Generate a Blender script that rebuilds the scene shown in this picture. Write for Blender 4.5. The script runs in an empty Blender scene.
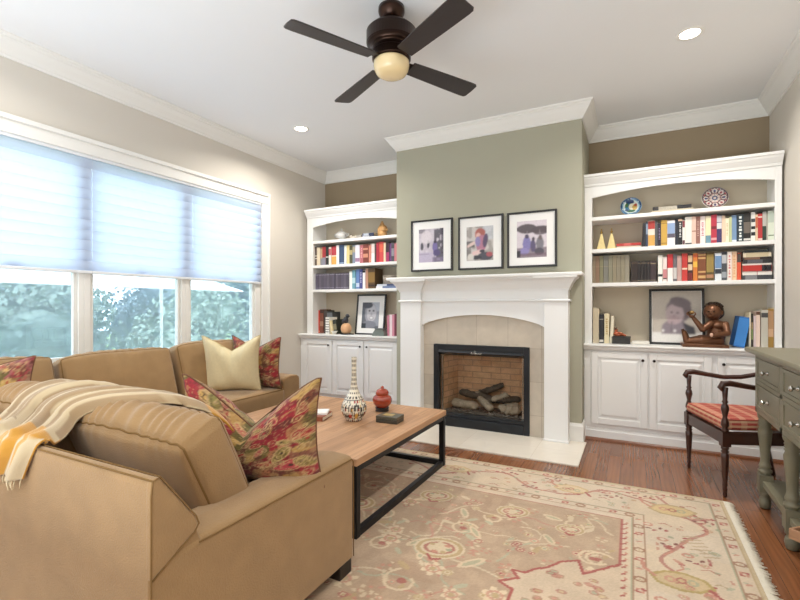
import bpy, bmesh, math, random
import numpy as np
from mathutils import Vector, Matrix
R = random.Random(7)
C = bpy.context.scene.collection
PI = math.pi

# ---------------------------------------------------------------- helpers
def lin(c):
    if isinstance(c, str):
        c = tuple(int(c[i:i+2], 16) for i in (0, 2, 4))
    return tuple(((v/255)/12.92 if v/255 <= .04045 else ((v/255+.055)/1.055)**2.4) for v in c[:3])

MATS = {}
def nodes(name):
    m = bpy.data.materials.new(name); m.use_nodes = True
    nt = m.node_tree
    return m, nt, nt.nodes['Principled BSDF']
def N(nt, kind, **kw):
    n = nt.nodes.new(kind)
    for k, v in kw.items():
        if k in n.inputs: n.inputs[k].default_value = v
        else: setattr(n, k, v)
    return n
def mat(name, col, rough=.6, metal=0, noise=0, nscale=8, bump=0, bscale=60, coat=0, sheen=0, stretch=(1,1,1), spec=.5):
    if name in MATS: return MATS[name]
    m, nt, p = nodes(name)
    L = nt.links.new
    c = lin(col) + (1,)
    p.inputs['Base Color'].default_value = c
    p.inputs['Roughness'].default_value = rough
    p.inputs['Metallic'].default_value = metal
    p.inputs['Coat Weight'].default_value = coat
    p.inputs['Sheen Weight'].default_value = sheen
    p.inputs['Specular IOR Level'].default_value = spec
    tc = N(nt, 'ShaderNodeTexCoord'); mp = N(nt, 'ShaderNodeMapping'); mp.inputs['Scale'].default_value = stretch
    L(tc.outputs['Object'], mp.inputs['Vector'])
    n = N(nt, 'ShaderNodeTexNoise', Scale=nscale, Detail=4.0); L(mp.outputs[0], n.inputs['Vector'])
    r = N(nt, 'ShaderNodeMapRange'); r.inputs['To Min'].default_value = 1-noise; r.inputs['To Max'].default_value = 1+noise
    L(n.outputs['Fac'], r.inputs['Value'])
    mx = N(nt, 'ShaderNodeVectorMath', operation='SCALE'); mx.inputs[0].default_value = c[:3]
    L(r.outputs[0], mx.inputs['Scale']); L(mx.outputs[0], p.inputs['Base Color'])
    if bump:
        b = N(nt, 'ShaderNodeBump', Strength=bump, Distance=.01)
        n2 = N(nt, 'ShaderNodeTexNoise', Scale=bscale, Detail=5.0); L(mp.outputs[0], n2.inputs['Vector'])
        L(n2.outputs['Fac'], b.inputs['Height']); L(b.outputs[0], p.inputs['Normal'])
    MATS[name] = m
    return m
def colmat(name, rough=.7, sheen=0, coat=0, bump=0, bscale=300):
    if name in MATS: return MATS[name]
    m, nt, p = nodes(name)
    a = N(nt, 'ShaderNodeAttribute', attribute_name='Col')
    nt.links.new(a.outputs['Color'], p.inputs['Base Color'])
    p.inputs['Roughness'].default_value = rough; p.inputs['Sheen Weight'].default_value = sheen
    p.inputs['Coat Weight'].default_value = coat
    if bump:
        tc = N(nt, 'ShaderNodeTexCoord')
        b = N(nt, 'ShaderNodeBump', Strength=bump, Distance=.004); n2 = N(nt, 'ShaderNodeTexNoise', Scale=bscale, Detail=3.0)
        nt.links.new(tc.outputs['Object'], n2.inputs['Vector'])
        nt.links.new(n2.outputs['Fac'], b.inputs['Height']); nt.links.new(b.outputs[0], p.inputs['Normal'])
    MATS[name] = m
    return m

WL = {}
def wloc(o):
    return WL.get(o.name, Vector((0,0,0))) if o else Vector((0,0,0))
class MB:
    def __init__(s): s.v=[]; s.f=[]; s.m=[]; s.s=[]
    def add(s, vs, fs, mi=0, sm=False):
        b = len(s.v); s.v += [tuple(v) for v in vs]
        for f in fs: s.f.append(tuple(b+i for i in f)); s.m.append(mi); s.s.append(sm)
        return s
    def box(s, a, b, mi=0):
        x0,y0,z0 = a; x1,y1,z1 = b
        return s.add([(x0,y0,z0),(x1,y0,z0),(x1,y1,z0),(x0,y1,z0),(x0,y0,z1),(x1,y0,z1),(x1,y1,z1),(x0,y1,z1)],
            [(0,3,2,1),(4,5,6,7),(0,1,5,4),(1,2,6,5),(2,3,7,6),(3,0,4,7)], mi)
    def prism(s, pts, ax, lo, hi, mi=0, sm=False):
        n = len(pts)
        def P(p, t):
            return (t,p[0],p[1]) if ax=='x' else (p[0],t,p[1]) if ax=='y' else (p[0],p[1],t)
        vs = [P(p,lo) for p in pts]+[P(p,hi) for p in pts]
        s.add(vs, [tuple(range(n)), tuple(range(2*n-1,n-1,-1))], mi)
        b = len(s.v)-2*n
        for i in range(n):
            j=(i+1)%n; s.f.append((b+i,b+j,b+n+j,b+n+i)); s.m.append(mi); s.s.append(sm)
        return s
    def lathe(s, prof, c=(0,0,0), n=24, mi=0, M=None):
        vs=[]; fs=[]; k=len(prof)
        for r,z in prof:
            for i in range(n):
                a=2*PI*i/n; p=Vector((r*math.cos(a), r*math.sin(a), z))
                if M: p = M @ p
                vs.append((c[0]+p.x,c[1]+p.y,c[2]+p.z))
        for a in range(k-1):
            for i in range(n):
                j=(i+1)%n; fs.append((a*n+i,a*n+j,(a+1)*n+j,(a+1)*n+i))
        fs.append(tuple(range(n-1,-1,-1))); fs.append(tuple((k-1)*n+i for i in range(n)))
        return s.add(vs, fs, mi, True)
    def tube(s, pts, r, n=8, closed=False, mi=0):
        pts=[Vector(p) for p in pts]; k=len(pts); vs=[]; fs=[]
        rr = r if isinstance(r,(list,tuple)) else [r]*k
        prev=None
        for i,p in enumerate(pts):
            t = (pts[(i+1)%k]-pts[i-1]) if closed else (pts[min(i+1,k-1)]-pts[max(i-1,0)])
            t = t.normalized() if t.length>1e-9 else Vector((0,0,1))
            if prev is None:
                u = t.orthogonal().normalized()
            else:
                u = (prev - t*prev.dot(t)); u = u.normalized() if u.length>1e-6 else t.orthogonal().normalized()
            prev=u; w=t.cross(u)
            for j in range(n):
                a=2*PI*j/n; vs.append(p+(u*math.cos(a)+w*math.sin(a))*rr[i])
        for i in range(k if closed else k-1):
            q=(i+1)%k
            for j in range(n):
                l=(j+1)%n; fs.append((i*n+j,i*n+l,q*n+l,q*n+j))
        if not closed:
            fs.append(tuple(range(n-1,-1,-1))); fs.append(tuple((k-1)*n+j for j in range(n)))
        return s.add(vs, fs, mi, True)
    def ball(s, c, r, n=12, mi=0, M=None):
        r = r if isinstance(r,(tuple,list)) else (r,r,r)
        m=n//2; vs=[]; fs=[]
        for a in range(m+1):
            th=PI*a/m
            for i in range(n):
                ph=2*PI*i/n
                p=Vector((r[0]*math.sin(th)*math.cos(ph), r[1]*math.sin(th)*math.sin(ph), r[2]*math.cos(th)))
                if M: p=M@p
                vs.append((c[0]+p.x,c[1]+p.y,c[2]+p.z))
        for a in range(m):
            for i in range(n):
                j=(i+1)%n; fs.append((a*n+i,(a+1)*n+i,(a+1)*n+j,a*n+j))
        return s.add(vs, fs, mi, True)
    def sweep(s, path, prof, mi=0, caps=True):
        # profile (offset to the right of travel, z) carried along an xy path with mitred corners
        n=len(path); P=[Vector(p) for p in path]; k=len(prof); vs=[]; fs=[]
        for i in range(n):
            d0=(P[i]-P[i-1]).normalized() if i>0 else None
            d1=(P[i+1]-P[i]).normalized() if i<n-1 else None
            d0=d0 or d1; d1=d1 or d0
            n0=Vector((d0.y,-d0.x)); n1=Vector((d1.y,-d1.x)); b=(n0+n1)
            b=b/(1+n0.dot(n1))
            for o,z in prof: vs.append((P[i].x+b.x*o, P[i].y+b.y*o, z))
        for i in range(n-1):
            for j in range(k):
                l=(j+1)%k; fs.append((i*k+j,i*k+l,(i+1)*k+l,(i+1)*k+j))
        if caps: fs += [tuple(range(k)), tuple((n-1)*k+j for j in range(k-1,-1,-1))]
        return s.add(vs,fs,mi)
    def grid(s, P, mi=0, sm=True, wrap=False):
        nu=len(P); nv=len(P[0]); vs=[p for row in P for p in row]; fs=[]
        for i in range(nu if wrap else nu-1):
            q=(i+1)%nu
            for j in range(nv-1): fs.append((i*nv+j,q*nv+j,q*nv+j+1,i*nv+j+1))
        return s.add(vs,fs,mi,sm)
    def build(s, name, mats, parent=None, origin=None, bevel=0, seg=2, local=False, cols=None, merge=0, recalc=True, sub=0):
        if not isinstance(mats,(list,tuple)): mats=[mats]
        off = Vector((0,0,0)) if local else wloc(parent)+ (Vector(origin)-wloc(parent) if origin else Vector((0,0,0)))
        me=bpy.data.meshes.new(name)
        me.from_pydata([tuple(Vector(v)-off) for v in s.v],[],s.f)
        for m in mats: me.materials.append(m)
        me.polygons.foreach_set('material_index', s.m); me.polygons.foreach_set('use_smooth', s.s)
        if cols is not None:
            a=me.color_attributes.new('Col','FLOAT_COLOR','POINT')
            a.data.foreach_set('color', np.asarray(cols,dtype=np.float32).ravel())
        if recalc or merge:
            bm=bmesh.new(); bm.from_mesh(me)
            if merge: bmesh.ops.remove_doubles(bm, verts=bm.verts, dist=merge)
            if recalc: bmesh.ops.recalc_face_normals(bm, faces=bm.faces)
            bm.to_mesh(me); bm.free()
        o=bpy.data.objects.new(name,me); C.objects.link(o)
        if parent: o.parent=parent
        if not local:
            o.location = (Vector(origin)-wloc(parent)) if origin else (0,0,0)
            WL[o.name]=off.copy()
        if bevel:
            b=o.modifiers.new('bevel','BEVEL'); b.width=bevel; b.segments=seg; b.limit_method='ANGLE'; b.angle_limit=.6; b.harden_normals=False
        if sub:
            b=o.modifiers.new('sub','SUBSURF'); b.levels=sub; b.render_levels=sub
        return o
def tag(o, label, cat, group=None, kind=None):
    o['label']=label; o['category']=cat
    if group: o['group']=group
    if kind: o['kind']=kind
    return o
def thing(name, label, cat, loc=(0,0,0), rz=0, group=None):
    o=bpy.data.objects.new(name,None); C.objects.link(o); o.location=loc; o.rotation_euler=(0,0,rz)
    o.empty_display_size=.05
    WL[o.name]=Vector(loc)
    return tag(o,label,cat,group)
def structure(o): o['kind']='structure'; return o
def box(name, a, b, m, parent=None, bevel=0, origin=None):
    return MB().box(a,b).build(name,m,parent,bevel=bevel,origin=origin)
def copy_tree(o, parent=None):
    c=o.copy(); C.objects.link(c)
    if parent: c.parent=parent
    for ch in list(o.children): copy_tree(ch,c)
    return c

# the camera, also used to read book widths along a shelf
F=449.; CX=400.; HY=306.5; H=1.2; YAW=math.atan((633.-CX)/F)
fw=(-math.sin(YAW),math.cos(YAW)); rt=(math.cos(YAW),math.sin(YAW))
def shelf_x(px, y):
    a=(px-CX)/F
    return y*(fw[0]+a*rt[0])/(fw[1]+a*rt[1])

# painted cloth, prints and glazes: colours laid on a fine mesh
class Canvas:
    def __init__(s,w,h,bg):
        s.w,s.h=w,h; s.a=np.zeros((h,w,3)); s.a[:]=lin(bg)
        s.Y,s.X=np.mgrid[0:h,0:w]; s.X=(s.X+.5)/w; s.Y=(s.Y+.5)/h
    def put(s,mask,c,al=1.):
        m=(np.clip(mask,0,1)*al)[...,None]; s.a=s.a*(1-m)+np.array(lin(c))*m
    def _e(s,cx,cy,rx,ry,rot):
        dx=s.X-cx; dy=s.Y-cy; c,q=math.cos(rot),math.sin(rot)
        return np.sqrt(((dx*c+dy*q)/rx)**2+((-dx*q+dy*c)/ry)**2)
    def ell(s,cx,cy,rx,ry,c,rot=0,al=1.): s.put((s._e(cx,cy,rx,ry,rot)<1)*1.,c,al)
    def ring(s,cx,cy,rx,ry,t,c,rot=0,al=1.): s.put((abs(s._e(cx,cy,rx,ry,rot)-1)<t)*1.,c,al)
    def rect(s,x0,y0,x1,y1,c,al=1.): s.put(((s.X>=x0)&(s.X<x1)&(s.Y>=y0)&(s.Y<y1))*1.,c,al)
    def line(s,pts,t,c,al=1.):
        m=np.zeros((s.h,s.w)); asp=s.h/s.w
        for (x0,y0),(x1,y1) in zip(pts[:-1],pts[1:]):
            dx,dy=x1-x0,y1-y0; L=dx*dx+dy*dy+1e-12
            k=np.clip(((s.X-x0)*dx+(s.Y-y0)*dy)/L,0,1)
            m=np.maximum(m,((s.X-x0-k*dx)**2+(s.Y-y0-k*dy)**2)<t*t)
        s.put(m*1.,c,al)
    def poly(s,pts,c,al=1.):
        ins=np.zeros((s.h,s.w),bool); n=len(pts)
        for i in range(n):
            x0,y0=pts[i]; x1,y1=pts[(i+1)%n]
            if y0==y1: continue
            hit=((y0>s.Y)!=(y1>s.Y))&(s.X<(x1-x0)*(s.Y-y0)/(y1-y0)+x0); ins^=hit
        s.put(ins*1.,c,al)
    def blur(s,k):
        for _ in range(k):
            p=np.pad(s.a,((1,1),(1,1),(0,0)),'edge'); s.a=(p[:-2,1:-1]+p[2:,1:-1]+p[1:-1,:-2]+p[1:-1,2:]+2*s.a)/6
    def fuzz(s,k,seed=1):
        g=np.random.RandomState(seed); s.a=np.clip(s.a*(1+k*(g.rand(s.h,s.w,1)-.5)*2),0,1)
    def at(s,u,v):
        i=np.clip((np.asarray(v)*s.h).astype(int),0,s.h-1); j=np.clip((np.asarray(u)*s.w).astype(int),0,s.w-1)
        o=np.ones(i.shape+(4,)); o[...,:3]=s.a[i,j]; return o
def smooth_noise(h,w,n,seed):
    g=np.random.RandomState(seed).rand(n+2,n+2)
    y=np.linspace(0,n,h); x=np.linspace(0,n,w); yi=y.astype(int); xi=x.astype(int)
    fy=(y-yi)[:,None]; fx=(x-xi)[None,:]; fy=fy*fy*(3-2*fy); fx=fx*fx*(3-2*fx)
    A=g[yi][:,xi]; B=g[yi][:,xi+1]; Cc=g[yi+1][:,xi]; D=g[yi+1][:,xi+1]
    return (A*(1-fx)+B*fx)*(1-fy)+(Cc*(1-fx)+D*fx)*fy

# ---------------------------------------------------------------- materials
white=mat('white_paint','ECECEB',.38,noise=.012,nscale=3)
trimw=mat('trim_white','E9E8E4',.42,noise=.012,nscale=3)
ceilm=mat('ceiling_white','E9EAEB',.9,noise=.01,nscale=2)
wallL=mat('wall_greige','D4CEC4',.85,noise=.015,nscale=2,bump=.03,bscale=200)
wallC=mat('wall_sage','A9A795',.85,noise=.02,nscale=2,bump=.03,bscale=200)
wallB=mat('wall_taupe','988870',.85,noise=.02,nscale=2,bump=.03,bscale=200)
backp=mat('panel_beige','C9BEAA',.7,noise=.015,nscale=3)
sofam=mat('sofa_chenille','9B7C56',.95,noise=.17,nscale=11,bump=.3,bscale=190,sheen=.25,spec=.15)
pipem=mat('sofa_piping','80633F',.95,noise=.1,nscale=60,spec=.15)
blackm=mat('black_steel','24262A',.42,metal=.6,noise=.05)
fbm=mat('firebox_black','23262B',.35,metal=.3,noise=.06)
bronze=mat('fan_bronze','3B2A22',.3,metal=.85,noise=.12,nscale=14)
bladem=mat('fan_blade_walnut','2E2827',.42,noise=.15,nscale=10,stretch=(1,8,8))
darkw=mat('mahogany','3C1F16',.32,noise=.25,nscale=14,coat=.3,stretch=(1,1,.15))
conm=mat('sage_painted_wood','78735F',.42,noise=.06,nscale=12)
knobm=mat('dark_knob','2B2521',.35,metal=.7)
steelm=mat('nickel','B9B7B2',.22,metal=1)
pagem=mat('book_pages','E2D9C6',.9,noise=.06,nscale=120)
goldm=mat('antique_gold','B99A58',.38,metal=.6,noise=.2,nscale=40)

def wood_floor():
    m,nt,p=nodes('oak_floor'); L=nt.links.new
    tc=N(nt,'ShaderNodeTexCoord'); sp=N(nt,'ShaderNodeSeparateXYZ'); L(tc.outputs['Object'],sp.inputs[0])
    cb=N(nt,'ShaderNodeCombineXYZ'); L(sp.outputs['Y'],cb.inputs['X']); L(sp.outputs['X'],cb.inputs['Y'])
    br=N(nt,'ShaderNodeTexBrick',offset=.37); br.inputs['Scale'].default_value=1
    br.inputs['Brick Width'].default_value=1.1; br.inputs['Row Height'].default_value=.083
    br.inputs['Mortar Size'].default_value=.0012; br.inputs['Mortar Smooth'].default_value=.2; br.inputs['Bias'].default_value=0
    br.inputs['Color1'].default_value=lin('8F5A37')+(1,); br.inputs['Color2'].default_value=lin('76472C')+(1,); br.inputs['Mortar'].default_value=lin('452818')+(1,)
    L(cb.outputs[0],br.inputs['Vector'])
    mp=N(nt,'ShaderNodeMapping'); mp.inputs['Scale'].default_value=(34,2.4,1); L(tc.outputs['Object'],mp.inputs[0])
    n1=N(nt,'ShaderNodeTexNoise',Scale=1.,Detail=6.,Distortion=1.2); L(mp.outputs[0],n1.inputs['Vector'])
    w=N(nt,'ShaderNodeTexWave',Scale=.9,Distortion=14.,Detail=3.); w.inputs['Detail Scale'].default_value=.8
    mp2=N(nt,'ShaderNodeMapping'); mp2.inputs['Scale'].default_value=(14,1.1,1); L(tc.outputs['Object'],mp2.inputs[0]); L(mp2.outputs[0],w.inputs['Vector'])
    mr=N(nt,'ShaderNodeMapRange'); mr.inputs['To Min'].default_value=.80; mr.inputs['To Max'].default_value=1.16; L(n1.outputs['Fac'],mr.inputs['Value'])
    mw=N(nt,'ShaderNodeMapRange'); mw.inputs['To Min'].default_value=.86; mw.inputs['To Max'].default_value=1.06; L(w.outputs['Fac'],mw.inputs['Value'])
    mu=N(nt,'ShaderNodeMath',operation='MULTIPLY'); L(mr.outputs[0],mu.inputs[0]); L(mw.outputs[0],mu.inputs[1])
    sc=N(nt,'ShaderNodeVectorMath',operation='SCALE'); L(br.outputs['Color'],sc.inputs[0]); L(mu.outputs[0],sc.inputs['Scale'])
    L(sc.outputs[0],p.inputs['Base Color']); p.inputs['Roughness'].default_value=.27; p.inputs['Coat Weight'].default_value=.25; p.inputs['Coat Roughness'].default_value=.15
    return m
def planks(name,c1,c2,cm,roww,length,rough,streak=.25):
    m,nt,p=nodes(name); L=nt.links.new
    tc=N(nt,'ShaderNodeTexCoord'); sp=N(nt,'ShaderNodeSeparateXYZ'); L(tc.outputs['Object'],sp.inputs[0])
    cb=N(nt,'ShaderNodeCombineXYZ'); L(sp.outputs['Y'],cb.inputs['X']); L(sp.outputs['X'],cb.inputs['Y'])
    br=N(nt,'ShaderNodeTexBrick',offset=.41); br.inputs['Scale'].default_value=1
    br.inputs['Brick Width'].default_value=length; br.inputs['Row Height'].default_value=roww
    br.inputs['Mortar Size'].default_value=.0008
    br.inputs['Color1'].default_value=lin(c1)+(1,); br.inputs['Color2'].default_value=lin(c2)+(1,); br.inputs['Mortar'].default_value=lin(cm)+(1,)
    L(cb.outputs[0],br.inputs['Vector'])
    mp=N(nt,'ShaderNodeMapping'); mp.inputs['Scale'].default_value=(40,3,40); L(tc.outputs['Object'],mp.inputs[0])
    n1=N(nt,'ShaderNodeTexNoise',Scale=1.,Detail=6.,Distortion=.6); L(mp.outputs[0],n1.inputs['Vector'])
    mr=N(nt,'ShaderNodeMapRange'); mr.inputs['To Min'].default_value=1-streak; mr.inputs['To Max'].default_value=1+streak; L(n1.outputs['Fac'],mr.inputs['Value'])
    sc=N(nt,'ShaderNodeVectorMath',operation='SCALE'); L(br.outputs['Color'],sc.inputs[0]); L(mr.outputs[0],sc.inputs['Scale'])
    L(sc.outputs[0],p.inputs['Base Color']); p.inputs['Roughness'].default_value=rough
    return m
def tile_mat(name,c1,c2,cm,w,h,axes,off=0.,mort=.0025,rough=.35,ns=9,amp=.14,shift=(0,0)):
    m,nt,p=nodes(name); L=nt.links.new
    tc=N(nt,'ShaderNodeTexCoord'); sp=N(nt,'ShaderNodeSeparateXYZ'); L(tc.outputs['Object'],sp.inputs[0])
    cb=N(nt,'ShaderNodeCombineXYZ')
    for k,a in enumerate(axes):
        ad=N(nt,'ShaderNodeMath',operation='ADD'); ad.inputs[1].default_value=shift[k]; L(sp.outputs[a],ad.inputs[0]); L(ad.outputs[0],cb.inputs['XY'[k]])
    br=N(nt,'ShaderNodeTexBrick',offset=off); br.inputs['Scale'].default_value=1
    br.inputs['Brick Width'].default_value=w; br.inputs['Row Height'].default_value=h; br.inputs['Mortar Size'].default_value=mort
    br.inputs['Color1'].default_value=lin(c1)+(1,); br.inputs['Color2'].default_value=lin(c2)+(1,); br.inputs['Mortar'].default_value=lin(cm)+(1,)
    L(cb.outputs[0],br.inputs['Vector'])
    n1=N(nt,'ShaderNodeTexNoise',Scale=float(ns),Detail=6.,Distortion=.8); L(tc.outputs['Object'],n1.inputs['Vector'])
    mr=N(nt,'ShaderNodeMapRange'); mr.inputs['To Min'].default_value=1-amp; mr.inputs['To Max'].default_value=1+amp; L(n1.outputs['Fac'],mr.inputs['Value'])
    sc=N(nt,'ShaderNodeVectorMath',operation='SCALE'); L(br.outputs['Color'],sc.inputs[0]); L(mr.outputs[0],sc.inputs['Scale'])
    L(sc.outputs[0],p.inputs['Base Color']); p.inputs['Roughness'].default_value=rough
    return m
floorm=wood_floor()
tablem=planks('table_teak','BE936E','A27A58','7C5A40',.075,.62,.5,.42)
surround=tile_mat('travertine_tile','C9BEAE','B9AE9F','AA9C8A',.305,.305,'XZ',0.,.002,.35,9,.16,(.03,.1))
hearthm=tile_mat('travertine_hearth','E4DCCF','DBD1C2','CFC4B4',.6,.31,'XY',0.,.0018,.3,6,.09)
brickm=tile_mat('fire_brick','EBC49E','DDB08A','C2A084',.2,.062,'XZ',.5,.006,.9,14,.3)
bricks=tile_mat('fire_brick_side','EBC49E','DDB08A','C2A084',.2,.062,'YZ',.5,.006,.9,14,.3)

def thin(name,tr,col,gloss=.1,diff=0.,rough=.02):
    m=bpy.data.materials.new(name); m.use_nodes=True; nt=m.node_tree; nt.nodes.remove(nt.nodes['Principled BSDF'])
    out=nt.nodes['Material Output']; L=nt.links.new
    t=N(nt,'ShaderNodeBsdfTransparent'); t.inputs[0].default_value=tr+(1,)
    g=N(nt,'ShaderNodeBsdfGlossy'); g.inputs['Roughness'].default_value=rough
    fr=N(nt,'ShaderNodeLayerWeight'); fr.inputs[0].default_value=.5
    pw=N(nt,'ShaderNodeMath',operation='POWER'); pw.inputs[1].default_value=5.; L(fr.outputs['Facing'],pw.inputs[0])
    a=N(nt,'ShaderNodeMixShader'); mu=N(nt,'ShaderNodeMath',operation='MULTIPLY_ADD'); mu.inputs[1].default_value=gloss*8; mu.inputs[2].default_value=gloss*.4
    L(pw.outputs[0],mu.inputs[0]); L(mu.outputs[0],a.inputs[0]); L(t.outputs[0],a.inputs[1]); L(g.outputs[0],a.inputs[2]); res=a
    if diff:
        d=N(nt,'ShaderNodeBsdfDiffuse'); d.inputs[0].default_value=lin(col)+(1,)
        tl=N(nt,'ShaderNodeBsdfTranslucent'); tl.inputs[0].default_value=lin(col)+(1,)
        dd=N(nt,'ShaderNodeMixShader'); dd.inputs[0].default_value=.6; L(d.outputs[0],dd.inputs[1]); L(tl.outputs[0],dd.inputs[2])
        b=N(nt,'ShaderNodeMixShader'); b.inputs[0].default_value=diff; L(a.outputs[0],b.inputs[1]); L(dd.outputs[0],b.inputs[2]); res=b
    L(res.outputs[0],out.inputs[0])
    return m
glassm=thin('window_glass',(.94,.97,.98),'FFFFFF',.1)
fglass=thin('fireplace_glass',(.93,.92,.9),'FFFFFF',.1)
hazem=thin('haze_veil',(.95,.97,1.),'AEBBC4',.0,.40)  # half-clear pale veil that imitates haze over the garden
def cloth_trans(name,col,k,rough=.9):
    m=bpy.data.materials.new(name); m.use_nodes=True; nt=m.node_tree; nt.nodes.remove(nt.nodes['Principled BSDF'])
    d=N(nt,'ShaderNodeBsdfDiffuse'); d.inputs[0].default_value=lin(col)+(1,)
    t=N(nt,'ShaderNodeBsdfTranslucent'); t.inputs[0].default_value=lin(col)+(1,)
    x=N(nt,'ShaderNodeMixShader'); x.inputs[0].default_value=k
    nt.links.new(d.outputs[0],x.inputs[1]); nt.links.new(t.outputs[0],x.inputs[2]); nt.links.new(x.outputs[0],nt.nodes['Material Output'].inputs[0])
    return m
shadem=cloth_trans('shade_fabric','D3DDEF',.58)
def emis(name,col,s):
    m,nt,p=nodes(name); p.inputs['Emission Color'].default_value=lin(col)+(1,); p.inputs['Emission Strength'].default_value=s
    p.inputs['Base Color'].default_value=lin(col)+(1,)
    return m
CAN,REAR,UP,EXPO=11.,6.,165.,0.12
# ---------------------------------------------------------------- the room
XL,XR,YB,YN,ZC = -3.70,1.05,4.93,-2.60,2.985
CX0,CX1,CY = -2.24,-.40,4.24
structure(box('floor',(XL-.15,YN-.14,-.06),(XR+.15,YB+.15,0),floorm))
structure(box('ceiling',(XL-.15,YN-.14,ZC),(XR+.15,YB+.15,ZC+.12),ceilm))
WY0,WY1,WZ0,WZ1 = 1.06,3.75,.74,2.36
w=MB()
w.box((XL-.14,YN,0),(XL,WY0,ZC)); w.box((XL-.14,WY1,0),(XL,YB,ZC)); w.box((XL-.14,WY0,0),(XL,WY1,WZ0)); w.box((XL-.14,WY0,WZ1),(XL,WY1,ZC))
structure(w.build('wall_left',wallL))
structure(box('wall_right',(XR,YN,0),(XR+.14,YB,ZC),wallL))
structure(box('wall_back',(XL-.14,YB,0),(XR+.14,YB+.14,ZC),wallB))
structure(box('wall_rear',(XL-.14,YN-.14,0),(XR+.14,YN,ZC),wallL))
FBX0,FBX1,FBZ = -1.79,-.84,.825
w=MB(); w.box((CX0,CY,0),(FBX0,YB,ZC)); w.box((FBX1,CY,0),(CX1,YB,ZC)); w.box((FBX0,CY,FBZ),(FBX1,YB,ZC)); w.box((FBX0,4.66,0),(FBX1,YB,FBZ))
structure(w.build('wall_chimney',wallC))
crown=[(0,2.852),(.012,2.852),(.014,2.868),(.022,2.875),(.034,2.892),(.055,2.918),(.072,2.946),(.082,2.954),(.084,2.964),(.097,2.972),(.099,ZC),(0,ZC)]
path=[(XL,YN),(XL,YB),(CX0,YB),(CX0,CY),(CX1,CY),(CX1,YB),(XR,YB),(XR,YN)]
structure(MB().sweep(path,crown).build('trim_1',trimw))
bprof=[(0,0),(.016,0),(.016,.145),(.010,.158),(.008,.168),(0,.17)]
structure(MB().sweep([(-.508,CY),(CX1,CY),(CX1,4.42)],bprof).build('baseboard_chimney',trimw))
structure(MB().sweep([(XR,4.41),(XR,YN)],bprof).build('baseboard_right',trimw))
structure(MB().sweep([(XL,YN),(XL,4.41)],bprof).build('baseboard_left',trimw))
# window casing: flat board with a raised outer band, stool and apron
w=MB()
w.box((XL,WY1,WZ0),(XL+.018,WY1+.095,WZ1+.10)); w.box((XL,WY1+.088,WZ0-.09),(XL+.034,WY1+.112,WZ1+.115))
w.box((XL,WY0-.095,WZ0),(XL+.018,WY0,WZ1+.10)); w.box((XL,WY0-.112,WZ0-.09),(XL+.034,WY0-.088,WZ1+.115))
w.box((XL,WY0,WZ1),(XL+.018,WY1,WZ1+.10)); w.box((XL,WY0-.112,WZ1+.085),(XL+.036,WY1+.112,WZ1+.118)); w.box((XL,WY0-.1,WZ1-.004),(XL+.024,WY1+.1,WZ1+.012))
structure(w.build('trim_2',trimw,bevel=.003))
w=MB(); w.box((XL-.06,WY0-.10,WZ0-.03),(XL+.05,WY1+.12,WZ0)); w.box((XL,WY0-.095,WZ0-.12),(XL+.02,WY1+.1,WZ0-.03))
structure(w.build('trim_3',trimw,bevel=.004))

# three double-hung windows
units=[(1.06,1.93),(1.93,2.80),(2.80,3.75)]
for k,(a,b) in enumerate(units):
    o=bpy.data.objects.new('window_%d'%(k+1),None); C.objects.link(o); o.location=(XL-.07,(a+b)/2,WZ0); WL[o.name]=Vector(o.location); structure(o)
    f=MB(); x0,x1=XL-.108,XL-.012
    la=.028 if k==0 else .044; lb=.028 if k==2 else .040
    if k==2: lb=.075
    f.box((x0,a,WZ0),(x1,a+la,WZ1)); f.box((x0,b-lb,WZ0),(x1,b,WZ1)); f.box((x0,a,WZ0),(x1,b,WZ0+.03)); f.box((x0,a,WZ1-.03),(x1,b,WZ1))
    f.build('window_frame',trimw,o,bevel=.003)
    ya,yb=a+la,b-lb
    for nm,z0,z1,xs in (('lower_sash',WZ0+.03,1.50,XL-.062),('upper_sash',1.47,WZ1-.03,XL-.098)):
        s=MB(); t=.028
        s.box((xs,ya,z0),(xs+.034,ya+t,z1)); s.box((xs,yb-t,z0),(xs+.034,yb,z1)); s.box((xs,ya,z0),(xs+.034,yb,z0+.055)); s.box((xs,ya,z1-.045),(xs+.034,yb,z1))
        so=s.build(nm,trimw,o,bevel=.003)
        box('glass_pane',(xs+.014,ya+t-.005,z0+.05),(xs+.018,yb-t+.005,z1-.04),glassm,so)
    MB().add([(XL-.104,ya,WZ0+.03),(XL-.104,yb,WZ0+.03),(XL-.104,yb,1.49),(XL-.104,ya,1.49)],[(0,1,2,3)]).build('haze_veil',hazem,o,recalc=False)  # added sheet outside the lower sash, gives the view its haze
    lt=MB(); ym=(ya+yb)/2
    lt.box((XL-.03,ym-.03,1.5),(XL-.008,ym+.03,1.512)); lt.build('sash_lock',steelm,o,bevel=.002)

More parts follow.
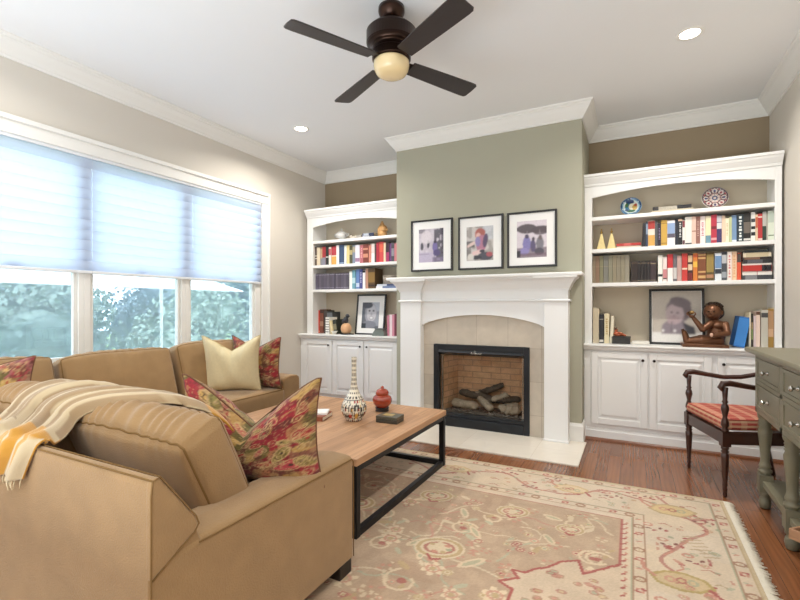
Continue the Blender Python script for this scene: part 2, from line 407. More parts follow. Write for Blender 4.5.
# cellular shades
sh_y=[(1.066,1.9757),(1.9763,2.8657),(2.8663,3.744)]
nm=['leftmost pleated white shade, on the window at the photo\'s left edge','middle pleated white shade, between two other window shades','rightmost pleated white shade, on the window nearest the bookcase']
for k,(a,b) in enumerate(sh_y):
    t=thing('window_shade',nm[k],'window shade',(XL-.004,(a+b)/2,1.452),group='pleated white window shades')
    P=[]; n=88; z0,z1=1.472,2.335
    for q in (1,-1):
        for i in range(n+1):
            z=z0+(z1-z0)*i/n; ph=((z-z0)/.0785)%1
            off=.001+.013*abs(math.sin(PI*ph))**.75
            P.append((q*off,z))
    cells=MB()
    fr=[(XL-.004+o_,z) for o_,z in P[:n+1]]; bk=[(XL-.004+o_,z) for o_,z in P[n+1:]]
    cells.grid([[(x,a,z) for x,z in fr],[(x,b,z) for x,z in fr]],sm=False)
    cells.build('pleated_fabric',shadem,t,recalc=False)
    box('bottom_rail',(XL-.016,a,1.452),(XL+.010,b,1.474),mat('shade_rail','E3E6EA',.4),t,bevel=.004)
    box('head_rail',(XL-.018,a,2.333),(XL+.012,b,2.358),mat('shade_rail','E3E6EA',.4),t,bevel=.004)

# ---------------------------------------------------------------- outside
structure(box('ground',(-30,-6,-.62),(-3.85,22,-.6),mat('lawn','6F8A54',.95,noise=.3,nscale=6,bump=.5,bscale=40)))
leafA=mat('leaf_green','7A8A7E',.6,noise=.35,nscale=9); leafB=mat('leaf_bluish','6C8087',.6,noise=.35,nscale=9); leafC=mat('leaf_light','8FA090',.6,noise=.3,nscale=9)
trunkm=mat('bark','5B4A3A',.9,noise=.3,nscale=30,bump=.6)
shrubs=[(-7.6,3.2,1.15,1.6,0,'broad light green tree outside the left window'),(-7.9,5.9,1.2,1.5,2,'low pale shrub outside the middle window'),(-8.2,8.9,1.25,1.9,0,'rounded green tree outside the right window'),(-8.4,12.2,1.35,1.9,2,'pale green tree farthest right in the garden'),
 (-11.0,4.4,1.4,2.6,1,'tall bluish tree outside behind the broad green one'),(-11.2,7.9,1.5,2.6,1,'tall bluish tree outside behind the low pale shrub'),(-11.6,11.6,1.6,2.7,1,'tall bluish tree outside behind the rounded green one'),(-12.2,16.2,1.8,2.8,1,'tall bluish tree at the far end of the garden')]
for (x,y,r,h,kind,lab) in shrubs:
    t=thing('garden_tree' if h>1.6 else 'garden_shrub',lab,'tree' if h>1.6 else 'shrub',(x,y,-.6),group='trees and shrubs outside the windows')
    tr=MB(); tr.tube([(x,y,-.62),(x+.05,y,0),(x,y+.04,h*.55)],[.09,.07,.03],8)
    for a in range(5):
        an=a*1.26+x; tr.tube([(x,y,h*.1),(x+r*.4*math.cos(an),y+r*.4*math.sin(an),h*.55)],[.035,.015],6)
    tr.build('trunk',trunkm,t)
    lf=MB(); rr=random.Random(int(x*100+y*10)); lobes=[(rr.uniform(-.5,.5)*r,rr.uniform(-.5,.5)*r,rr.uniform(.1,.85)*(h+.4)-.4,rr.uniform(.4,.62)*r) for _ in range(13)]
    n=6500 if h>1.6 else 5000
    for i in range(n):
        lx,ly,lz,lr=lobes[i%13]
        d=Vector((rr.gauss(0,1),rr.gauss(0,1),rr.gauss(0,1))).normalized()*lr*rr.uniform(.62,1.1)
        p=Vector((x+lx+d.x,y+ly+d.y,max(-.58,lz+d.z*1.1)))
        u=Vector((rr.gauss(0,1),rr.gauss(0,1),rr.gauss(0,1))).normalized()*rr.uniform(.045,.08); v=u.orthogonal().normalized()*rr.uniform(.03,.05)
        lf.add([p-u,p+v,p+u,p-v],[(0,1,2,3)])
    for lx,ly,lz,lr in lobes: lf.ball((x+lx,y+ly,max(-.3,lz)),lr*.62,10)
    lf.build('foliage',[leafA,leafB,leafC][kind],t,recalc=False)
# white garden canopy: a long sloping fabric roof on slim posts
t=thing('garden_canopy','long white canopy outside above the shrubs','canopy',(-5.6,3.2,-.6))
cv=MB(); q=[(-5.3,.3,1.425),(-5.3,5.0,1.425),(-6.3,.3,1.80),(-6.3,4.4,1.80)]; q+=[(x,y,z+.014) for x,y,z in q]
cv.add(q,[(0,1,3,2),(4,6,7,5),(0,4,5,1),(1,5,7,3),(3,7,6,2),(2,6,4,0)])
cv.build('canopy_fabric',cloth_trans('canopy_white','FFFFFF',.5),t)
for y in (.4,4.3):
    MB().tube([(-6.24,y,-.61),(-6.24,y,1.77)],.022,8).build('canopy_post',trimw,t)
    MB().tube([(-6.24,y,1.765),(-5.32,y,1.42)],.012,8).build('canopy_rib',trimw,t)

# ---------------------------------------------------------------- fireplace
t=thing('tile_surround','beige travertine tile surround around the firebox','tile surround',(-1.315,4.2,0))
s=MB(); s.box((-1.904,4.2,0.0125),(FBX0,CY-.001,1.14)); s.box((FBX1,4.2,.0125),(-.701,CY-.001,1.14)); s.box((FBX0,4.2,FBZ),(FBX1,CY-.001,1.14))
s.build('stone_tiles',surround,t)
h=MB(); h.box((-2.272,3.583,0),(-.362,CY,.012)); h=h.build('hearth',hearthm,origin=(-1.318,3.9,0),bevel=.002)
tag(h,'cream travertine hearth slab flush in the wood floor','hearth')

M_='fireplace_mantel'
mt=thing(M_,'white wooden mantel with arched header and deep shelf','mantel',(-1.318,4.15,.012))
PX=[-2.135,-1.905,-.70,-.498]
def pil(a,b):
    m=MB(); m.box((a,4.12,.012),(b,CY,1.25)); m.box((a-.006,4.112,.012),(b+.006,CY,.03)); m.build('pilaster',white,mt,bevel=.004)
pil(PX[0],PX[1]); pil(PX[2],PX[3])
pts=[(PX[1],1.25),(PX[1],1.012)]
for i in range(1,24):
    u=i/24; xx=PX[1]+(PX[2]-PX[1])*u; pts.append((xx,1.012+.108*(1-(2*u-1)**2)**.62 if False else 1.012+.108*math.sqrt(max(0,1-(2*u-1)**2))*.35+.108*.65*(1-(2*u-1)**2)))
pts+=[(PX[2],1.012),(PX[2],1.25)]
MB().prism(pts,'y',4.16,4.199).build('arched_header',white,mt)
fz=MB(); fz.box((PX[0],4.12,1.25),(PX[1],CY,1.40)); fz.box((PX[2],4.12,1.25),(PX[3],CY,1.40)); fz.box((PX[1],4.16,1.25),(PX[2],CY,1.40)); fz.build('frieze',white,mt)
mp=[(PX[0],CY),(PX[0],4.12),(PX[1],4.12),(PX[1],4.16),(PX[2],4.16),(PX[2],4.12),(PX[3],4.12),(PX[3],CY)]
mp_r=list(reversed(mp))
mpL=[(x,y) for x,y in mp]
def outw(prof): return prof
MB().sweep(mpL,outw([(0,1.243),(.012,1.243),(.017,1.251),(.017,1.257),(.012,1.264),(0,1.268)])).build('bead_moulding',white,mt)
MB().sweep(mpL,outw([(0,1.345),(.008,1.345),(.010,1.358),(.018,1.372),(.032,1.40),(.055,1.432),(.078,1.452),(.080,1.468),(0,1.468)])).build('crown_moulding',white,mt)
MB().sweep([(-2.235,CY),(-2.235,4.06),(-.40,4.06),(-.40,CY)],outw([(-.12,1.466),(.018,1.466),(.022,1.475),(.022,1.488),(.016,1.495),(-.12,1.495)])).build('mantel_shelf',white,mt)

fb=thing('gas_fireplace','black framed gas fireplace with brick lining and logs','fireplace',(-1.315,4.2,.012))
g=MB(); y0,y1=4.185,4.235
g.box((-1.79,y0,.012),(-1.735,y1,.822)); g.box((-.892,y0,.012),(-.84,y1,.822)); g.box((-1.735,y0,.765),(-.892,y1,.822)); g.box((-1.735,y0,.012),(-.892,y1,.10))
g.build('surround_frame',fbm,fb,bevel=.003)
lv=MB(); lv.box((-1.735,4.195,.103),(-.892,4.235,.142)); lv.box((-1.735,4.205,.1),(-.892,4.235,.104)); lv.build('lower_louver',fbm,fb,bevel=.002)
hd=MB(); hd.prism([(4.172,.745),(4.18,.765),(4.235,.765),(4.235,.715)],'x',-1.735,-.892); hd.build('hood',fbm,fb,bevel=.002)
box('glass_trim',(-1.72,4.236,.142),(-1.708,4.25,.74),steelm,fb); box('glass_trim',(-.917,4.236,.142),(-.905,4.25,.74),steelm,fb)
box('glass_front',(-1.735,4.242,.14),(-.892,4.246,.76),fglass,fb)
bl=MB(); bl.add([(-1.73,4.6,.1),(-.897,4.6,.1),(-.897,4.6,.8),(-1.73,4.6,.8)],[(0,1,2,3)]); bl.build('brick_back',brickm,fb,recalc=False)
bl=MB(); bl.add([(-1.735,4.25,.1),(-1.68,4.6,.1),(-1.68,4.6,.8),(-1.735,4.25,.8)],[(0,1,2,3)]); bl.build('brick_side',bricks,fb,recalc=False); bl=MB(); bl.add([(-.892,4.25,.1),(-.947,4.6,.1),(-.947,4.6,.8),(-.892,4.25,.8)],[(0,1,2,3)]); bl.build('brick_side',bricks,fb,recalc=False)
box('firebox_floor',(-1.735,4.25,.09),(-.892,4.6,.145),mat('firebox_floor','4A433D',.9,noise=.3,nscale=60),fb); box('firebox_top',(-1.735,4.25,.78),(-.892,4.6,.8),fbm,fb)
gr=MB(); rr=random.Random(3)
for i in range(260):
    p=(rr.uniform(-1.68,-.94),rr.uniform(4.30,4.5),.147+rr.random()*.012); s_=rr.uniform(.006,.014); gr.ball(p,(s_,s_*.8,s_*.7),6)
e=gr.build('embers',mat('ember_rock','6B625A',.95,noise=.5,nscale=60),fb); e['kind']='stuff'
logm=mat('log_ceramic','B5A997',.95,noise=.45,nscale=26,bump=.8,bscale=50); logd=mat('log_charred','5A524A',.95,noise=.5,nscale=26,bump=.8,bscale=50)
def log(a,b,r0,r1,m,sd):
    q=random.Random(sd); a=Vector(a); b=Vector(b); n=14; mb=MB(); pts=[];rs=[]
    for i in range(n+1):
        u=i/n; p=a.lerp(b,u)+Vector((q.uniform(-1,1),q.uniform(-1,1),q.uniform(-1,1)))*.006; pts.append(p); rs.append((r0+(r1-r0)*u)*q.uniform(.86,1.1)*(.8 if i in(0,n) else 1))
    mb.tube(pts,rs,10); mb.build('log',m,fb)
log((-1.66,4.42,.20),(-1.40,4.36,.20),.048,.042,logm,1); log((-1.62,4.50,.30),(-1.25,4.42,.27),.04,.035,logd,2)
log((-1.44,4.50,.30),(-1.24,4.33,.185),.042,.036,logm,3); log((-1.42,4.52,.29),(-1.17,4.54,.40),.036,.03,logd,4)
log((-1.28,4.46,.26),(-1.0,4.50,.28),.04,.034,logd,5); log((-1.16,4.36,.19),(-.99,4.40,.23),.045,.04,logm,6); log((-1.09,4.34,.19),(-.97,4.34,.20),.04,.036,logm,7)
log((-1.3,4.42,.25),(-1.1,4.44,.33),.028,.024,logm,8)
# maker's silver signature on the hood
pz=[(-1.39,.742),(-1.385,.758),(-1.378,.738),(-1.37,.75),(-1.362,.741),(-1.35,.765),(-1.343,.738),(-1.335,.752),(-1.325,.742),(-1.31,.75),(-1.30,.743),(-1.285,.752)]
MB().tube([(x,4.168,.748+(z-.748)*1.7) for x,z in pz],.0036,6).build('signature',steelm,fb)

# ---------------------------------------------------------------- built-in bookcases
ZK=.862
def door(x0,x1,z0,z1,y,par,knobx,kz):
    d=MB(); t=.055
    d.box((x0,y-.02,z0),(x0+t,y,z1)); d.box((x1-t,y-.02,z0),(x1,y,z1)); d.box((x0+t,y-.02,z0),(x1-t,y,z0+t)); d.box((x0+t,y-.02,z1-t),(x1-t,y,z1))
    d.box((x0+t,y-.008,z0+t),(x1-t,y,z1-t))
    o=d.build('door',white,par,bevel=.004)
    p=MB(); a,b,c,e=x0+t+.012,x1-t-.012,z0+t+.012,z1-t-.012; k=.022
    p.add([(a,y-.0075,c),(b,y-.0075,c),(b,y-.0075,e),(a,y-.0075,e),(a+k,y-.018,c+k),(b-k,y-.018,c+k),(b-k,y-.018,e-k),(a+k,y-.018,e-k)],
      [(4,5,6,7),(0,1,5,4),(1,2,6,5),(2,3,7,6),(3,0,4,7)]); p.build('raised_panel',white,o)
    kb=MB(); kb.lathe([(.004,0),(.004,.012),(.011,.016),(.012,.022),(.006,.027)],(knobx,y-.02,kz),12,0,Matrix.Rotation(PI/2,3,'X')); kb.build('knob',knobm,o)
def built_in(side,xb0,xb1,xu0,xu1,si0,si1,doors,arch):
    lab='left of the fireplace' if side=='left' else 'right of the fireplace'
    c=thing('base_cabinet','white raised-panel base cabinet with dark knobs '+lab,'cabinet',((xb0+xb1)/2,4.42,0),group='white base cabinets')
    b=MB(); b.box((xb0+.001,4.425,.105),(xb1-.001,YB-.004,ZK-.0555)); b.box((xb0,4.42,.0),(xb1,4.43,.105)); b.box((xb0,4.412,0),(xb1,4.42,.085)); b.build('cabinet_body',white,c,bevel=.003)
    MB().prism([(4.412,0),(4.395,0),(4.398,.012),(4.405,.02),(4.412,.022)],'x',xb0,xb1).build('shoe_moulding',mat('oak_shoe','7B4B2E',.35,noise=.2),c)
    for (x0,x1,kx) in doors: door(x0,x1,.145,.795,4.425,c,kx,.735)
    ct=MB(); ct.prism([(4.40,ZK-.05),(4.392,ZK-.035),(4.392,ZK-.026),(4.378,ZK-.02),(4.374,ZK-.010),(4.378,ZK),(YB-.002,ZK),(YB-.002,ZK-.055),(4.41,ZK-.055)],'x',xb0,xb1)
    o=ct.build('countertop',white,origin=((xb0+xb1)/2,4.6,ZK)); tag(o,'white moulded countertop ledge on the cabinet '+lab,'countertop',group='white countertops')
    u=thing('bookcase','white arched built-in bookcase with three shelves '+lab,'bookcase',((xu0+xu1)/2,4.47,ZK),group='white arched bookcases')
    s=MB(); s.box((xu0,4.47,ZK),(si0,4.50,2.31)); s.box((xu0,4.50,ZK),(si0-.012,YB-.003,2.31)); s.build('side_panel',white,u,bevel=.003)
    s=MB(); s.box((si1,4.47,ZK),(xu1,4.50,2.31)); s.box((si1+.012,4.50,ZK),(xu1,YB-.003,2.31)); s.build('side_panel',white,u,bevel=.003)
    box('back_panel',(xu0+.01,4.765,ZK),(xu1-.01,4.79,2.31),backp,u)
    pts=[(si0,2.31),(si0,arch[0])]+[(si0+(si1-si0)*i/28,arch[0]+(arch[1]-arch[0])*(1-(2*i/28-1)**2)) for i in range(1,28)]+[(si1,arch[0]),(si1,2.31)]
    MB().prism(pts,'y',4.47,4.495).build('arched_header',white,u)
    box('top_board',(xu0,4.47,2.31),(xu1,YB-.003,2.33),white,u)
    pr=[(0,2.30),(.01,2.30),(.014,2.318),(.026,2.333),(.044,2.358),(.05,2.372),(.06,2.378),(.06,2.40),(0,2.40)]
    MB().sweep([(xu0,4.47),(xu1,4.47)],pr).build('cornice',white,u)
    MB().box((xu0,4.47,2.33),(xu1,YB-.003,2.399)).build('cornice_cap',white,u)
    for zt in ((2.02,1.725,1.415) if side=='right' else (2.015,1.712,1.41)):
        box('shelf',(si0-.012,4.478,zt-.034),(si1+.012,4.77,zt),white,u,bevel=.004)
built_in('right',-.398,XR,-.398,1.03,-.334,.986,[(-.335,.112,.075),(.124,.571,.16),(.607,1.0,.645)],(2.195,2.25))
built_in('left',XL,CX0,-3.635,CX0,-3.545,-2.33,[(-3.645,-3.212,-3.25),(-3.195,-2.765,-2.80),(-2.748,-2.31,-2.71)],(2.185,2.24))
# ---------------------------------------------------------------- sectional sofa
def cushion_fn(W,Hh,T,rc,bf,bt,wr,seed):
    ph=[random.Random(seed).uniform(0,6.28) for _ in range(6)]
    def f(u,v,w):
        q=Vector((u*W/2,w*T/2,v*Hh/2)); i=Vector((max(-W/2+rc,min(W/2-rc,q.x)),max(-T/2+rc,min(T/2-rc,q.y)),max(-Hh/2+rc,min(Hh/2-rc,q.z))))
        d=q-i
        if d.length>1e-6: q=i+d.normalized()*min(rc,d.length)
        fu,fv,fw_=max(0,1-u*u),max(0,1-v*v),max(0,1-w*w)
        q.y+=w*bf*math.sqrt(fu*fv)
        q.z+=v*bt*math.sqrt(fu)*(.35+.65*fw_)
        q.x+=u*bt*.35*math.sqrt(fv*fw_)
        q.z-=.008*(u**4)*(1 if v>0 else 0)
        e=abs(v)**5
        q.y+=w*wr*(math.sin(34*u+ph[0]+3*math.sin(5*u+ph[1]))*.35*e+.5*math.sin(7*u+4*v+ph[2])*fu*fv)
        if v>.5: q.z+=wr*.8*math.sin(40*u+ph[3]+2.5*math.sin(6*u+ph[4])+2*w)*(fw_**.5)*fu**.25
        q.z+=v*wr*.5*math.sin(4*u+ph[5])
        return q
    return f
def cushion(name,parent,loc,W,Hh,T,rx=0,rz=0,bf=.04,bt=.035,wr=.005,seed=1,nu=56,nv=28,nw=14,flat=False,ry=0):
    f=cushion_fn(W,Hh,T,.022,bf,bt,wr,seed); mb=MB()
    L_=lambda n:[2*i/n-1 for i in range(n+1)]
    for s in (-1,1):
        mb.grid([[f(u,v,s) for v in L_(nv)] for u in L_(nu)]); mb.grid([[f(u,s,w) for w in L_(nw)] for u in L_(nu)]); mb.grid([[f(s,v,w) for w in L_(nw)] for v in L_(nv)])
    o=mb.build(name,sofam,parent,local=True,merge=1e-5)
    o.location=Vector(loc)-wloc(parent); o.rotation_euler=(rx,ry,rz)
    for s in (-1,1):
        pts=[f(u,-1,s) for u in L_(nu)]+[f(1,v,s) for v in L_(nv)[1:]]+[f(-u,1,s) for u in L_(nu)[1:]]+[f(-1,-v,s) for v in L_(nv)[1:-1]]
        MB().tube(pts,.0042,6,closed=True).build('piping',pipem,o,local=True)
    return o
sofa=thing('sectional_sofa','tan chenille L-shaped sectional sofa wrapping the window corner','sofa',(-2.4,1.9,0))
ARMX=-1.12
s=MB(); s.prism([(.742,.07),(.742,.722),(.746,.738),(.756,.745),(.768,.744),(.872,.60),(.93,.44),(.93,.07)],'x',-3.67,ARMX-.006); s.build('back_frame',sofam,sofa,bevel=.008,seg=3)
s=MB(); s.prism([(.741,.478),(.741,.722),(.745,.74),(.756,.747),(.768,.745),(.876,.596),(.886,.572),(.872,.552),(.83,.53),(.79,.505)],'x',ARMX-.02,ARMX+.003); s.build('back_end_panel',sofam,sofa,bevel=.006,seg=3)
s=MB(); s.prism([(-1.335,.07),(-1.335,.49),(-1.325,.513),(-1.30,.527),(-1.23,.534),(-1.155,.530),(ARMX-.012,.526),(ARMX,.512),(ARMX,.07)],'y',.744,1.70); s.build('arm',sofam,sofa,bevel=.014,seg=4)
pp=MB()
pp.tube([(ARMX+.002,y,.516) for y in (.89,1.1,1.4,1.685)]+[(ARMX+.001,1.70,.50),(ARMX,1.703,.3),(ARMX,1.703,.075)],.0026,6)
pp.tube([(ARMX+.003,.7415,z) for z in (.075,.3,.5,.7)]+[(ARMX+.003,.746,.741),(ARMX+.003,.766,.747),(ARMX+.003,.878,.596),(ARMX+.003,.887,.572),(ARMX+.003,.872,.551),(ARMX+.003,.83,.529),(ARMX+.003,.745,.478)],.0026,6)
pp.tube([(x,.746,.741) for x in (-3.66,-2.4,ARMX)],.0026,6); pp.tube([(x,.770,.7445) for x in (-3.66,-2.4,ARMX)],.0026,6)
pp.build('piping',pipem,sofa)
s=MB(); s.prism([(-3.672,.07),(-3.672,.722),(-3.664,.742),(-3.645,.745),(-3.545,.60),(-3.49,.44),(-3.49,.07)],'y',.75,3.36); s.build('back_frame',sofam,sofa,bevel=.008,seg=3)
s=MB(); s.prism([(3.14,.07),(3.14,.515),(3.15,.54),(3.18,.555),(3.25,.562),(3.32,.557),(3.352,.54),(3.36,.52),(3.36,.07)],'x',-3.66,-2.82); s.build('arm',sofam,sofa,bevel=.014,seg=4)
s=MB(); s.box((-2.86,.9,.07),(-1.33,1.655,.28)); s.box((-3.6,.9,.07),(-2.83,3.145,.28)); s.build('seat_base',sofam,sofa,bevel=.01)
for (x0,x1,y0,y1,sd) in ((-2.79,-2.065,.92,1.68,1),(-2.06,-1.338,.92,1.68,2),(-3.50,-2.795,.95,1.68,3),(-3.50,-2.80,1.685,2.41,4),(-3.50,-2.80,2.415,3.135,5)):
    cushion('seat_cushion',sofa,((x0+x1)/2,(y0+y1)/2,.368),x1-x0,y1-y0,.175,rx=PI/2,bf=.022,bt=.012,wr=.003,seed=sd,nu=30,nv=30,nw=8)
tl=math.radians(24.7)
cushion('back_cushion',sofa,(-1.622,1.092,.632),.705,.345,.165,rx=tl,bf=.045,bt=.05,wr=.0075,seed=11,nu=96)
cushion('back_cushion',sofa,(-2.335,1.09,.64),.70,.345,.165,rx=tl-.03,rz=.03,bf=.045,bt=.05,wr=.0075,seed=12,nu=96)
for (y,sd,rz,ry,z) in ((1.16,21,.02,0,.0),(1.985,22,-.03,.012,-.015),(2.785,23,.02,0,.0)):
    cushion('back_cushion',sofa,(-3.36,y,.650+z),.775 if sd!=23 else .70,.43,.165,rx=math.radians(17),rz=-PI/2+rz,ry=ry,bf=.05,bt=.035,wr=.0065,seed=sd,nu=70)
for (x,y,z) in ((-1.17,1.65,.0075),(-1.17,.80,.0075),(-2.3,1.62,.0075),(-2.3,.8,.0075),(-3.6,.8,0),(-2.87,1.72,0),(-2.87,3.31,0),(-3.6,3.31,0)):
    box('sofa_foot',(x-.045,y-.045,z),(x+.045,y+.045,.075),mat('espresso_foot','1E1613',.4),sofa,bevel=.004)

# ---------------------------------------------------------------- throw pillows
def paisley(seed,bgc='B99770',rich=1.):
    n=300; c=Canvas(n,n,bgc); g=random.Random(seed)
    def blot(k,th,col,al,sd): c.put((smooth_noise(n,n,k,seed*10+sd)>th)*1.,col,al)
    blot(5,.34,'7E1A24',.95*rich,1); blot(9,.56,'96242F',.85*rich,2); blot(6,.66,'5E5A28',.9,3); blot(7,.72,'A98648',.9,4); blot(14,.68,'5E2A24',.8,5); blot(16,.72,'A98A56',.5,6)
    cream='B89A6C'
    for i in range(60):                                                # paisley drops with outlines and curls
        x,y=g.random(),g.random(); r=g.uniform(.022,.065); ro=g.uniform(0,6.3); col=g.choice(['A3242C','8E1E27','7C7434','C9A55C','6B2A26','B5404A'])
        ca,sa=math.cos(ro),math.sin(ro)
        drop=[(r*(1.2-.0*k)*math.cos(k*.35)*(1 if math.cos(k*.35)<0 else 1.7),r*.85*math.sin(k*.35)*(1-.35*max(0,math.cos(k*.35)))) for k in range(19)]
        P=[(x+a*ca-b*sa,y+a*sa+b*ca) for a,b in drop]; c.poly(P,col,.85); c.line(P,.0042,cream,.85)
        P2=[(x+.6*(a*ca-b*sa),y+.6*(a*sa+b*ca)) for a,b in drop]; c.line(P2,.003,g.choice([cream,'4A2A1E',cream]),.8); c.ell(x,y,r*.28,r*.22,g.choice(['3D2A22',cream,'A3242C']))
    for i in range(55):
        x,y=g.random(),g.random(); r=g.uniform(.02,.05); sp=g.uniform(0,6.3)
        c.line([(x+r*(1-k/24)*math.cos(k*.45+sp),y+r*(1-k/24)*math.sin(k*.45+sp)) for k in range(22)],.0032,g.choice([cream,cream,'CBAF78','5A2A22']),.85)
    m=np.random.RandomState(seed).rand(n//3,n//3).repeat(3,0).repeat(3,1); c.put((m>.91)*1.,cream,.45); c.put((m<.12)*1.,'4A2A20',.55)
    c.blur(1); c.fuzz(.12,seed); return c
pilm=colmat('patterned_linen',.95,.15,bump=.25,bscale=500)
def pillow(name,label,cat,loc,W,Hh,T,rz,rx,chop,canvas=None,m=None,seed=1,ry=0,pipe=None,group=None,n=46):
    g=random.Random(seed); ph=[g.uniform(0,6.28) for _ in range(5)]
    def outline(u,v):
        x=u*W/2*(1-.085*(1-v*v)+.02*v*v*abs(u)); z=Hh/2+v*Hh/2*(1-.07*(1-u*u))
        top=max(0,(v+1)/2); z-=chop*max(0,1-abs(u)/.95)**1.15*top**1.5
        x-=u*.10*chop/Hh*W*.4*top*math.exp(-((abs(u)-.5)/.4)**2)
        return x,z
    def f(u,v,s):
        x,z=outline(u,v); th=max(0,(1-u**4)*(1-v**4))**.62; th*=1-.35*math.exp(-(u/.25)**2)*max(0,(v+1)/2)**2*(chop/Hh*2.2)
        y=s*T/2*th
        y+=s*.006*math.sin(9*u+ph[0]+4*v)*th+.012*math.sin(2.2*u+ph[1])*(1-th)*s*0
        y+=.010*math.sin(3*u+ph[2])*math.sin(2.5*v+ph[3])
        cr=math.exp(-((abs(u)-.18-.18*(v+1)/2)/.09)**2)*max(0,v)**1.5*chop*.14; y-=s*cr
        return Vector((x,y,z))
    L_=[2*i/n-1 for i in range(n+1)]; mb=MB(); cols=[]
    for s in (-1,1):
        mb.grid([[f(u,v,s) for v in L_] for u in L_])
        if canvas is not None: cols.append(canvas.at(*np.meshgrid([(s*-u+1)/2 for u in L_],[(v+1)/2 for v in L_],indexing='ij')).reshape(-1,4))
    o=mb.build(name,m or pilm,None,local=True,cols=np.concatenate(cols) if cols else None,recalc=True)
    o.location=loc; o.rotation_euler=(rx,ry,rz); tag(o,label,cat,group)
    lp=[f(u,-1,0) for u in L_]+[f(1,v,0) for v in L_[1:]]+[f(-u,1,0) for u in L_[1:]]+[f(-1,-v,0) for v in L_[1:-1]]
    MB().tube(lp,.004,6,closed=True).build('welt',pipe or mat('pillow_welt','6E4A34',.95,noise=.3,nscale=70),o,local=True)
    return o
pillow('throw_pillow','large red and gold paisley pillow with deep chop on the near sofa arm','pillow',(-1.42,1.40,.462),.61,.45,.24,math.atan2(.20,.62),.08,.20,paisley(5,'7A4A38'),seed=3,group='paisley pillows',n=110)
pillow('throw_pillow','red paisley pillow standing behind the plain cream one','pillow',(-3.065,3.055,.462),.56,.465,.17,.06,.05,.10,paisley(9,'9A7458'),seed=5,group='paisley pillows')
pillow('throw_pillow','pink and red floral pillow at the photo\'s left edge','pillow',(-3.09,1.06,.462),.50,.465,.17,math.radians(62),-.22,.05,paisley(14,'C9968E',.75),seed=6,group='paisley pillows')
pillow('throw_pillow','plain cream pillow with chopped top on the window sofa','pillow',(-3.085,2.79,.462),.475,.49,.19,math.radians(36),.08,.12,None,mat('cream_linen','D9CAA2',.95,noise=.08,nscale=60,bump=.2,bscale=500,sheen=.2),seed=8,pipe=mat('cream_welt','C9B789',.95))

# ---------------------------------------------------------------- throw blanket
def lerp_tab(tab,x):
    for (a,va),(b,vb) in zip(tab[:-1],tab[1:]):
        if x<=b: k=(x-a)/(b-a); return va+(vb-va)*k
    return tab[-1][1]
prof=[(1.245,.735),(1.22,.78),(1.16,.838),(1.09,.866),(1.01,.856),(.945,.82),(.90,.783),(.85,.768),(.80,.763),(.757,.768),(.730,.752),(.724,.71),(.723,.665),(.721,.635)]
ds=[0]
for (a,b),(c_,d_) in zip(prof[:-1],prof[1:]): ds.append(ds[-1]+math.hypot(c_-a,d_-b))
LT=ds[-1]; py=[(d/LT,p[0]) for d,p in zip(ds,prof)]; pzt=[(d/LT,p[1]) for d,p in zip(ds,prof)]
sl=lambda i: ds[i]/LT
xr=[(0,-1.36),(sl(2),-1.40),(sl(3),-1.52),(sl(4),-1.72),(sl(5),-1.86),(sl(6),-1.82),(sl(8),-1.72),(sl(10),-1.69),(1,-1.76)]
xl=[(0,-2.20),(sl(2),-2.27),(sl(3),-2.31),(sl(5),-2.31),(sl(7),-2.22),(sl(8),-2.14),(sl(10),-2.05),(1,-2.10)]
ns,ntt=90,70
def smoothtab(tab,x): return sum(lerp_tab(tab,min(1,max(0,x+d*.03))) for d in (-2,-1,0,1,2))/5
rowsP=[]; cols=[]
tan_,crm,yel,drk=[np.array(lin(c)) for c in ('9C8260','C0AC8A','C08A30','86694A')]
for i in range(ns+1):
    s_=i/ns; row=[]
    Y=lerp_tab(py,s_)*.5+smoothtab(py,s_)*.5; Z=lerp_tab(pzt,s_)*.5+smoothtab(pzt,s_)*.5; a,b=smoothtab(xl,s_),smoothtab(xr,s_)
    for j in range(ntt+1):
        t_=j/ntt; x=a+(b-a)*t_
        fold=.010*math.sin(t_*23+1.2*math.sin(s_*3))+.006*math.sin(t_*41+2*s_)
        e=min(1,t_*10,(1-t_)*10)
        edge=-.018*(1-e)*(1 if s_<.75 else 0)
        up=fold+edge+.004
        yy=Y-(up if s_>.78 else up*.3); zz=Z+(up if s_<.80 else 0)
        if s_<.25: yy+=up*.6
        row.append((x,yy,zz))
        st=(t_*9.0+.12*math.sin(s_*4))%1; c=crm if st<.45 else tan_
        if .42<t_*1<.46: c=drk
        if s_>.70:
            st2=(t_*5.)%1; c=yel if st2<.42 else crm
            if .74<s_<.80 and t_>.35: c=yel if t_>.55 else crm
        if s_<.16 and t_>.86: c=yel
        if .26<s_<.30: c=c*.6+crm*.4
        cols.append((*c,1))
    rowsP.append(row)
tb=MB().grid(rowsP).build('throw_blanket',colmat('woven_wool',.95,.3,bump=.4,bscale=420),origin=(-1.9,.85,.76),cols=cols)
sd=tb.modifiers.new('thick','SOLIDIFY'); sd.thickness=.007; sd.offset=1
tag(tb,'cream and tan throw blanket with yellow stripes draped over the sofa back','throw blanket')
fr=MB(); g=random.Random(4)
for k in range(46):
    q=rowsP[-1][int(k/46*ntt)]; fr.tube([(q[0],q[1],q[2]+.003),(q[0]+g.uniform(-.004,.004),q[1]-.004,q[2]-.015),(q[0]+g.uniform(-.008,.008),q[1]-.002,q[2]-.032)],.0018,4)
f_=fr.build('fringe',mat('throw_fringe','DCCBA8',.95),tb); f_['kind']='stuff'

